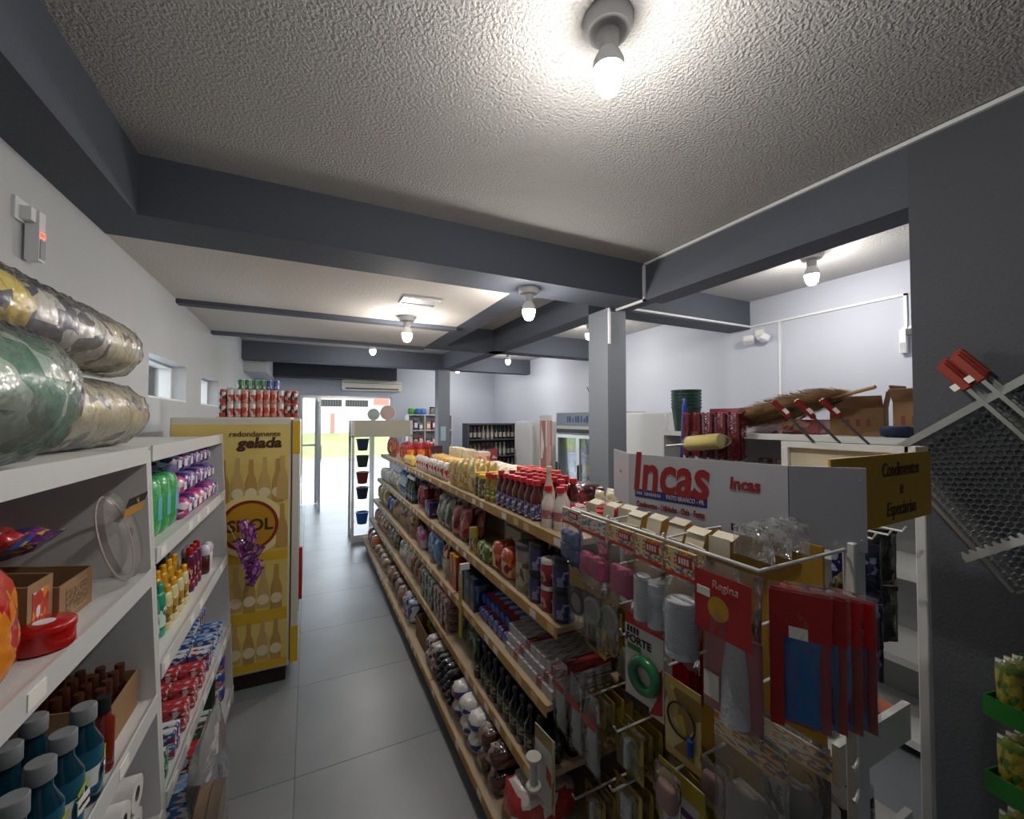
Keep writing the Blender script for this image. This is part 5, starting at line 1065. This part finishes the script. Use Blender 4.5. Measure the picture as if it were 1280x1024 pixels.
# snack stand
t = thing('snack_stand', 'green plastic tiered stand against the grey wall', 'display stand', (2.2, .42, 0), -PI/2-.2)
m_gp = mat('green_plastic', '1f6a24', .4)
for z in (.2, .46, .72):
    obj('tray', boxes([(-.17, .17, -.1, .1, z, z+.006), (-.17, .17, -.1, -.095, z+.006, z+.07), (-.17, -.165, -.095, .1, z+.006, z+.07), (.165, .17, -.095, .1, z+.006, z+.07)]), m_gp, t); obj('price_card', boxes([(-.06, .05, -.102, -.1005, z+.01, z+.06)]), m_tag, t)
for x in (-.165, .165): obj('post', boxes([(x-.006, x+.006, .1, .112, 0, .9)]), m_gp, t)
for z in (.2, .46, .72):
    for k in range(4):
        for q in range(3):
            w_ = Matrix.Rotation(-PI/2-.2, 4, 'Z') @ Vector((-.12+k*.08, -.055+q*.045, 0))
            c = K(['packet_lime', 'packet_pale_yellow', 'packet_olive_green'][(k+q) % 3], ['5a6a24', '7a7440', '4a5a24'][(k+q) % 3], ['8a842c', '9a965a', '7a6e2c'][(k+q) % 3], '3a6a2c', .2, .8, 5, .3, .5, .4)
            put(bag('seasoning_packet', .075, .19, .03, c, m_plast, k), ['lime', 'pale yellow', 'olive green'][(k+q) % 3] + ' seasoning packet in the green stand on the ' + {.2: 'bottom', .46: 'middle', .72: 'top'}[z] + ' tray', 'packet', (2.2+w_.x, .42+w_.y, z+.0065), -PI/2-.2, 'packets in the green stand')
# ------------------------------------------------------------------ tool shelf in the side room
t = thing('tool_shelf', 'white shelf in the side room loaded with brooms and boxes', 'shelving', (0, 0, 0))
for y in (1.0, 2.7): obj('side_panel', boxes([(2.81, 3.25, y, y+.02, 0, 1.63)]), m_shelf, t)
for z in (1.65, 1.33, .95, .5, .1): 
    s = obj('shelf', boxes([(2.81, 3.25, 1.0 if z > 1.6 else 1.02, 2.72 if z > 1.6 else 2.7, z-.02, z)]), m_shelf, t)
    obj('price_rail', boxes([(2.803, 2.81, 1.02, 2.7, z-.035, z+.003)]), m_shelf, s)
obj('back_panel', boxes([(3.25, 3.26, 1.0, 2.72, 0, 1.65)]), m_shelf2, t)
m_bkt = mat('bucket_green', '14382f', .4); zt = 1.6505
for k in range(6):
    q = thing('bucket', 'dark green bucket nested in a tall stack', 'bucket', (2.94, 2.57, zt + k*.028), group='nested green buckets')
    obj('bucket_wall', lathe([(.09, 0), (.095, .003), (.118, .2), (.124, .2), (.124, .214), (.1172, .214), (.0932, .006), (.0, .006)], 22, False), m_bkt, q)
q = thing('squeegee_handle', 'blue handle leaning against the green buckets', 'handle', (2.785, 2.5, 1.30), rot=(.08, 0, 0))
obj('pole', lathe([(.014, 0), (.014, .62), (.01, .63)], 10), mat('handle_blue', '1f2f86', .35), q); obj('grip', lathe([(.017, .4), (.017, .58)], 10), mat('grip_blue', '2c44a8', .4), q)
q = thing('squeegee_handle', 'black handle next to the blue one at the buckets', 'handle', (2.785, 2.44, 1.30), rot=(.05, 0, 0)); obj('pole', lathe([(.012, 0), (.012, .55)], 10), m_blackp, q); obj('grip', lathe([(.016, .35), (.016, .5)], 10), m_dark, q)
m_redb = mat('red_bristle', 'a01c30', .7, bump=(140, 1, 2, .02))
for k in range(5):
    q = thing('scrubbing_brush', 'dark red bristle brush in the hanging row', 'brush', (2.72, 2.36-k*.108, 1.46), group='red bristle brushes')
    obj('brush_block', box(.03, .03, .34, .006), mat('brush_wood', '6a1a24', .5), q); v, f = [], []
    for j in range(40):
        for s in range(7):
            a = 2*PI*s/7+j; z = .01 + j*.0085; r = .046 + rnd.uniform(-.012, .008); k0 = len(v)
            v += [(.012*math.cos(a), .012*math.sin(a), z), (r*math.cos(a-.25), r*math.sin(a-.25), z+.006), (r*math.cos(a+.25), r*math.sin(a+.25), z-.004)]; f.append((k0, k0+1, k0+2))
    obj('bristles', pyd('bristle', v, f), m_redb, q)
q = thing('paint_roller', 'pale yellow foam roller wrapped in film lying across the brushes', 'roller', (2.6, 1.98, 1.6), rot=(-PI/2-.12, 0, .1))
obj('roller_sleeve', lathe([(.05, 0), (.056, .01), (.056, .25), (.05, .26)], 18), mat('foam_yellow', 'c9b860', .8, bump=(60, .4)), q); obj('film_wrap', lathe([(.03, -.06), (.058, 0), (.059, .26), (.02, .31)], 16, False), film('roller_film', 'e8e8d8', .1, .15, .8, 30), q); obj('handle_rod', tube([(0, 0, .26), (0, 0, .46)], .006, 6), m_steel, q)
# straw broom
q = thing('straw_broom', 'tan straw broom head lying along the front of the shelf top', 'broom', (2.868, 1.92, 1.765), rot=(0, 0, 0)); v, f = [], []
for j in range(4500):
    a = rnd.uniform(0, 2*PI); u = rnd.random(); L_ = rnd.uniform(.08, .18)
    def pr(u): return .065*math.sin(PI*min(1, u*.62+.30))**1.2 + .012
    y0_ = -u*.62; z0_ = .0 + u*.14; r0 = pr(u)*rnd.uniform(.2, .9); r1 = pr(max(0, u-.2))*rnd.uniform(.7, 1.4)
    k0 = len(v); y1_ = y0_ + L_
    v += [(r0*math.cos(a), y0_, z0_ + r0*math.sin(a)), (r1*math.cos(a), y1_, z0_-.02 + r1*math.sin(a)), (r1*math.cos(a+.05)+.002, y1_, z0_-.02 + r1*math.sin(a+.05)+.002)]; f.append((k0, k0+1, k0+2))
obj('straw', pyd('straw', v, f), mat('straw_tan', '967852', .9, var=(14, '6e5638', .9)), q)['kind'] = 'stuff'
v, f = [], []; S = 14
for j in range(10):
    u = j/9; r = (.036*math.sin(PI*min(1, u*.62+.30))**1.2+.006)
    for s in range(S): a = 2*PI*s/S; rr = r*(1+.2*noise.noise(Vector((s, j*.7, 3)))); v.append((rr*math.cos(a), -u*.62+.1, u*.14+rr*math.sin(a)))
for j in range(9):
    for s in range(S): f.append((j*S+s, j*S+(s+1) % S, (j+1)*S+(s+1) % S, (j+1)*S+s))
obj('straw_core', pyd('core', v, f, True), MATS['straw_tan'], q); obj('handle', tube([(0, -.5, .115), (.0, -.72, .17)], .011, 8), mat('pale_wood', 'a8865a', .6), q)
for k in range(2):
    q = thing('wooden_stake', 'thin wooden stick poking up behind the straw broom', 'stick', (3.02, 1.78+.05*k, 1.66+.02), rot=(.9, .3, -.3), group='wooden sticks'); obj('stick', lathe([(.007, 0), (.006, .24), (.002, .26)], 6), MATS['pale_wood'], q)
# flat box and cartons
q = put(carton('toy_box', .56, .2, .19, K('toybox_print', '8a3a44', 'c8b8c4', 'a8505c', .0, .8, 3, .3, .4), None), 'long pink and white printed box behind the brushes', 'box', (3.13, 2.13, zt), -PI/2); obj('box_top_print', boxes([(-.27, .12, -.09, .09, .1902, .191)]), mat('toybox_pale', 'b8a4b0', .35), q)
put(carton('toy_box', .24, .2, .1, K('toybox_red', '8a2a34', 'a84a50', 'c8a0a0', .1, .9, 4, .3, .4), None), 'red printed box next to the long pink box', 'box', (3.14, 1.705, zt), -PI/2)
def open_carton(x, y, z, w_, d_, h_, rz, label):
    q = thing('cardboard_carton', label, 'carton', (x, y, z), rz)
    k = .004; m = mat('carton_brown', '8a6a48', .8, var=(5, '7c5c3c', .7))
    obj('bottom', boxes([(-w_/2, w_/2, -d_/2, d_/2, 0, k)]), m, q)
    for nm, b in (('front_wall', (-w_/2, w_/2, -d_/2, -d_/2+k, k, h_)), ('rear_wall', (-w_/2, w_/2, d_/2-k, d_/2, k, h_)), ('side_wall', (-w_/2, -w_/2+k, -d_/2+k, d_/2-k, k, h_)), ('side_wall', (w_/2-k, w_/2, -d_/2+k, d_/2-k, k, h_))): obj(nm, boxes([b]), m, q)
    obj('flap', boxes([(-w_/2, w_/2, -.09, 0, 0, k)]), m, q, (0, -d_/2, h_), (-.9, 0, 0)); obj('flap', boxes([(0, .1, -d_/2, d_/2, 0, k)]), m, q, (w_/2, 0, h_), (0, -1.4, 0)); obj('flap', boxes([(-.1, 0, -d_/2, d_/2, 0, k)]), m, q, (-w_/2, 0, h_), (0, 1.4, 0))
    for j in range(3): obj('red_print', boxes([(-.05+j*.05, -.03+j*.05, -d_/2-.0008, -d_/2, h_*.35, h_*.6)]), mat('print_brown_red', '7a3424', .6), q)
open_carton(3.12, 1.395, zt, .26, .17, .17, -PI/2+.25, 'open brown carton with torn flaps on the tool shelf')
open_carton(3.12, 1.1, zt, .17, .2, .2, -PI/2, 'taller brown carton beside the torn one')
put(softpack('cloth_pile', .18, .07, .14, mat('cloth_navy', '1f2a48', .9), None, 3, .3), 'crumpled dark blue cloth at the shelf edge', 'cloth', (2.9, 1.12, zt), .1)
for k in range(7):
    put(jar('clay_cup', .15, .045, mat('cup_rust', '6a3f30', .5), mat('cup_lid_dark', '2a2422', .5), K('cup_label', '8a5a48', 'b09080', '4a3028', .1, .9, 4)), 'rust coloured cup on the second level of the tool shelf', 'cup', (2.88, 1.15+k*.115, 1.3305), 0, 'rust cups')
for k in range(5): put(can('paint_can', .13, .048, K('paintcan', 'a8a8a4', '6a7080', 'c8c8c0', .2, .8, 4), m_steel), 'small pale paint can on the tool shelf second level', 'can', (2.88, 2.02+k*.12, 1.3305), 0, 'paint cans')

# ------------------------------------------------------------------ coolers along the white wall
def cooler(y0, y1, z1, label, glass, hdr=None):
    q = thing('display_cooler', label, 'cooler', (3.5, y0, 0)); L_ = y1-y0
    obj('cabinet', boxes([(0, .68, 0, L_, .1, z1)] if not glass else [(.55, .68, .03, L_-.03, .25, z1-.32), (0, .68, 0, .03, .25, z1-.32), (0, .68, L_-.03, L_, .25, z1-.32), (0, .68, 0, L_, z1-.32, z1), (0, .68, 0, L_, .1, .25)]), m_cool if glass else m_plast, q)
    obj('plinth', boxes([(.03, .66, .02, L_-.02, 0, .1)]), m_dark, q)
    if glass:
        for k in range(4): obj('wire_shelf', boxes([(.05, .55, .03, L_-.03, .4+k*.28, .41+k*.28)]), m_wire, q)
        n_ = 2
        for k in range(n_):
            a = .03 + k*(L_-.06)/n_; b = .03 + (k+1)*(L_-.06)/n_
            dd = obj('door', boxes([(-.03, 0, a, a+.04, .27, z1-.33), (-.03, 0, b-.04, b, .27, z1-.33), (-.03, 0, a+.04, b-.04, .27, .32), (-.03, 0, a+.04, b-.04, z1-.38, z1-.33)]), m_alu, q)
            obj('pane', boxes([(-.018, -.012, a+.04, b-.04, .32, z1-.38)]), m_pane, dd); obj('handle', boxes([(-.05, -.03, b-.03, b-.01, .8, 1.1)]), m_blackp, dd)
        obj('header', boxes([(-.012, 0, .01, L_-.01, z1-.2, z1-.005)]), mat('header_grey', '7a8494', .4), q); obj('dark_band', boxes([(-.01, 0, .01, L_-.01, z1-.31, z1-.25)]), m_blackp, q)
        if hdr:
            for j in range(9): obj('faint_print', boxes([(-.0135, -.012, .3+j*.07, .335+j*.07+(.02 if j % 3 == 1 else 0), z1-.15, z1-.06-(.03 if j % 4 == 2 else 0))]), mat('header_blue', '24386e', .4), q)
    else:
        dd = obj('door', prism([(0, .12), (L_-.01, .12), (L_-.01, z1-.08), (L_-.04, z1-.01), (.04, z1-.01), (0, z1-.08)], .04), m_plast, q, (0, L_-.005, 0), (0, 0, -PI/2)); obj('handle', boxes([(.05, .07, -.06, -.04, .7, 1.2)]), m_steel, dd)
    return q
cooler(4.35, 5.55, 1.86, 'glass door cooler with a grey header beyond the column', True, True)
cooler(6.3, 6.95, 1.72, 'plain white upright fridge next to the wine shelves', False)
q = cooler(3.3, 4.15, 1.83, 'white upright freezer with rounded corners behind the tool shelf', False)
obj('pink_notice', boxes([(.1, .38, -.0022, -.001, 1.15, 1.45)]), K('notice_pink', 'd8c0c8', 'c88a9a', 'e6dcde', .05, .95, 22, .6, 0), q)
obj('cable', tube([(.3, -.006, 1.8), (.27, -.006, 1.6), (.25, -.006, 1.5)], .004, 5), m_dark, q)
bn = obj('banner', boxes([(3.44, 3.46, 5.62, 5.98, .0, 1.82)]), K('banner_print', 'd8ccc8', 'c89a8a', 'b06a5a', .05, .95, 4, .5, .2, 0, 'e0dcd8')); tag(bn, 'narrow pale banner with a rosy print beside the glass cooler', 'banner')
colr = ['b8c8d0', 'c8b0a0', '8aa890', 'a84a40', 'c8b04a', '6a7aa0']
for z in range(4):
    for k in range(11):
        m_ = liquid('chilled_%d' % ((k//2+z) % 6), colr[(k//2+z) % 6])
        put(bottle('chilled_bottle', .2, .034, m_, m_plast, None, .45, .1, .6, 8), ['pale blue', 'tan', 'soft green', 'red', 'yellow', 'slate blue'][(k//2+z) % 6] + ' bottle in the glass cooler on the ' + ['lowest', 'second', 'third', 'top'][z] + ' rack', 'bottle', (3.6, 4.46+k*.1, .4105+z*.28), 0, 'chilled bottles')
# wine shelves
q = thing('wine_cabinet', 'dark grey shelves full of bottles at the end of the side room', 'shelving', (2.66, 7.3, 0)); m_wc = mat('wine_cabinet_grey', '4a4e56', .6)
obj('frame', boxes([(0, .03, 0, .3, 0, 1.68), (1.37, 1.4, 0, .3, 0, 1.68), (.03, 1.37, .28, .3, 0, 1.68), (.03, 1.37, 0, .3, 1.65, 1.68)]), m_wc, q)
for k in range(5): obj('shelf', boxes([(.03, 1.37, 0, .28, .08+k*.32, .1+k*.32)]), m_wc, q)
wc = ['1a2a1e', '3a1218', '6a6a4a', '8a5a2a', '2a2a30', '9aa0a0']
for s in range(5):
    for k in range(15):
        c = (k//3 + s) % 6
        put(bottle('wine_bottle', .25, .033, liquid('wine_%d' % c, wc[c]), [m_blackp, mat('wine_cap_red', '8a2024', .4), mat('wine_cap_gold', 'b09a50', .4, .5)][c % 3], mat('wine_label', 'c4bcae', .6), .36, .13, .58, 8), ['green', 'dark red', 'olive', 'amber', 'black', 'clear'][c] + ' wine bottle on ' + ['the lowest', 'the second', 'the middle', 'the fourth', 'the top'][s] + ' level of the grey shelves', 'bottle', (2.75+k*.088, 7.4, .1005+s*.32), 0, 'bottles in the grey cabinet')
for k, x in enumerate((3.1, 3.85)):
    o = obj('price_poster', boxes([(x, x+.16, 7.27, 7.272, .95, 1.2)]), K('poster_redwhite', 'b84a48', 'd8d0cc', 'b84a48', .25, .75, 2.5)); tag(o, ['red price poster on the grey bottle shelves', 'second red price poster near the white fridge'][k], 'poster'); o.location.y = .025
# goods shelf by the entrance
q = thing('goods_shelf', 'white shelf with small goods by the street entrance', 'shelving', (1.95, 9.1, 0))
obj('frame', boxes([(0, .02, 0, .35, 0, 1.85), (.36, .38, 0, .35, 0, 1.85), (.98, 1.0, 0, .35, 0, 1.85), (.02, .98, .34, .35, 0, 1.85)]), m_shelf, q)
for k in range(6): obj('shelf', boxes([(.02, .98, 0, .33, .12+k*.345, .14+k*.345)]), m_shelf, q)
gc = ['8a3a3a', '5a5a60', 'b0503a', '3a4a7a', '8a8a80', 'c08a7a']
for s in range(5):
    for k in range(7):
        x = [2.025, 2.13, 2.245, 2.41, 2.54, 2.67, 2.8][k]; c = (k + s*2) % 6
        put(carton('goods_box', .09, .12, .15 + .03*((k+s) % 3), mat('goods_%d' % c, gc[c], .5), m_tag), ['maroon', 'dark grey', 'rust', 'navy', 'pale grey', 'rose'][c] + ' box on ' + ['the lowest', 'the second', 'the third', 'the fourth', 'the fifth'][s] + ' level of the entrance shelf', 'box', (x, 9.2, .1405+s*.345), 0, 'boxes on the entrance shelf')
for k, c in enumerate(['4a9a3a', '5ab04a', '3a6ab0', '4a7ac0']): put(softpack('ball_pack', .13, .14, .13, mat('toy_%d' % k, c, .4), None, k, .2), ['green', 'light green', 'blue', 'light blue'][k] + ' bagged ball on top of the entrance shelf', 'toy', (2.02+k*.085 + (k % 2)*.06, 9.2+(k % 2)*.13, 1.8655), 0)
for k in range(3): put(jar('kettle', .17, .065, mat('kettle_steel', '8a8886', .35, .6), m_blackp, None), 'steel pot standing on the entrance shelf top', 'pot', (2.52+k*.15, 9.25, 1.8655), 0, 'pots on the entrance shelf')
# far end stand
q = thing('end_display_stand', 'pale end stand with hanging buckets towards the street entrance', 'display stand', (.56, 6.3, 0))
for x, y in ((0, 0), (.82, 0), (0, .5), (.82, .5)): bx('post', x, x+.035, y, y+.035, 0, 1.74, m_offw, q)
obj('header_sign', boxes([(0, .86, .0, .5, 1.5, 1.52), (.036, .82, .005, .02, 1.52, 1.74), (.036, .82, .48, .495, 1.52, 1.74)]), mat('header_cream', 'b8b4a4', .5), q); obj('base_deck', boxes([(.036, .82, .036, .5, .0, .1)]), m_offw, q); obj('back_panel', boxes([(.3, .31, .036, .5, .1, 1.5)]), m_offw, q)
for k, (z, c, nm) in enumerate([(1.38, '1c2450', 'navy'), (1.14, '24352c', 'dark green'), (.9, '6a2024', 'maroon'), (.68, '20233f', 'blue black'), (.32, '1f5aa8', 'bright blue')]):
    b_ = thing('plastic_basin', nm + ' plastic bucket hung on the far end stand', 'bucket', (.72, 6.43, z-.08), rot=(0, 0, 0), group=None)
    obj('bucket_wall', lathe([(.06, 0), (.065, .002), (.088, .16), (.093, .16), (.093, .17), (.083, .17), (.058, .008), (0, .008)], 18, False), mat('basin_%d' % k, c, .35), b_); obj('handle', tube([(.09, 0, .165), (.06, .07, .165), (0, .1, .165), (-.06, .07, .165), (-.09, 0, .165)], .003, 5), m_steel, b_)
for k, (x, r, c) in enumerate([(.85, .085, 'a8bcae'), (1.05, .11, 'c8b0aa')]):
    o = obj('round_fan', lathe([(r*.95, 0), (r, .01), (r, .03), (r*.9, .04)], 24), mat('disc_%d' % k, c, .5), None, (x, 6.32, 1.741+r), (PI/2, 0, 0)); tag(o, ['pale green round plate on the far stand header', 'pale pink round plate on the far stand header'][k], 'plate')
    obj('rim', torus(r*.97, .006, 24, 6), m_plast, o, (0, 0, .035))
o = obj('wall_cable', tube([(RX-.006, 5.7, 2.3), (RX-.006, 5.5, 1.98), (RX-.006, 5.35, 1.9)], .006, 6), m_dark); tag(o, 'black cable running down the white wall above the coolers', 'cable')
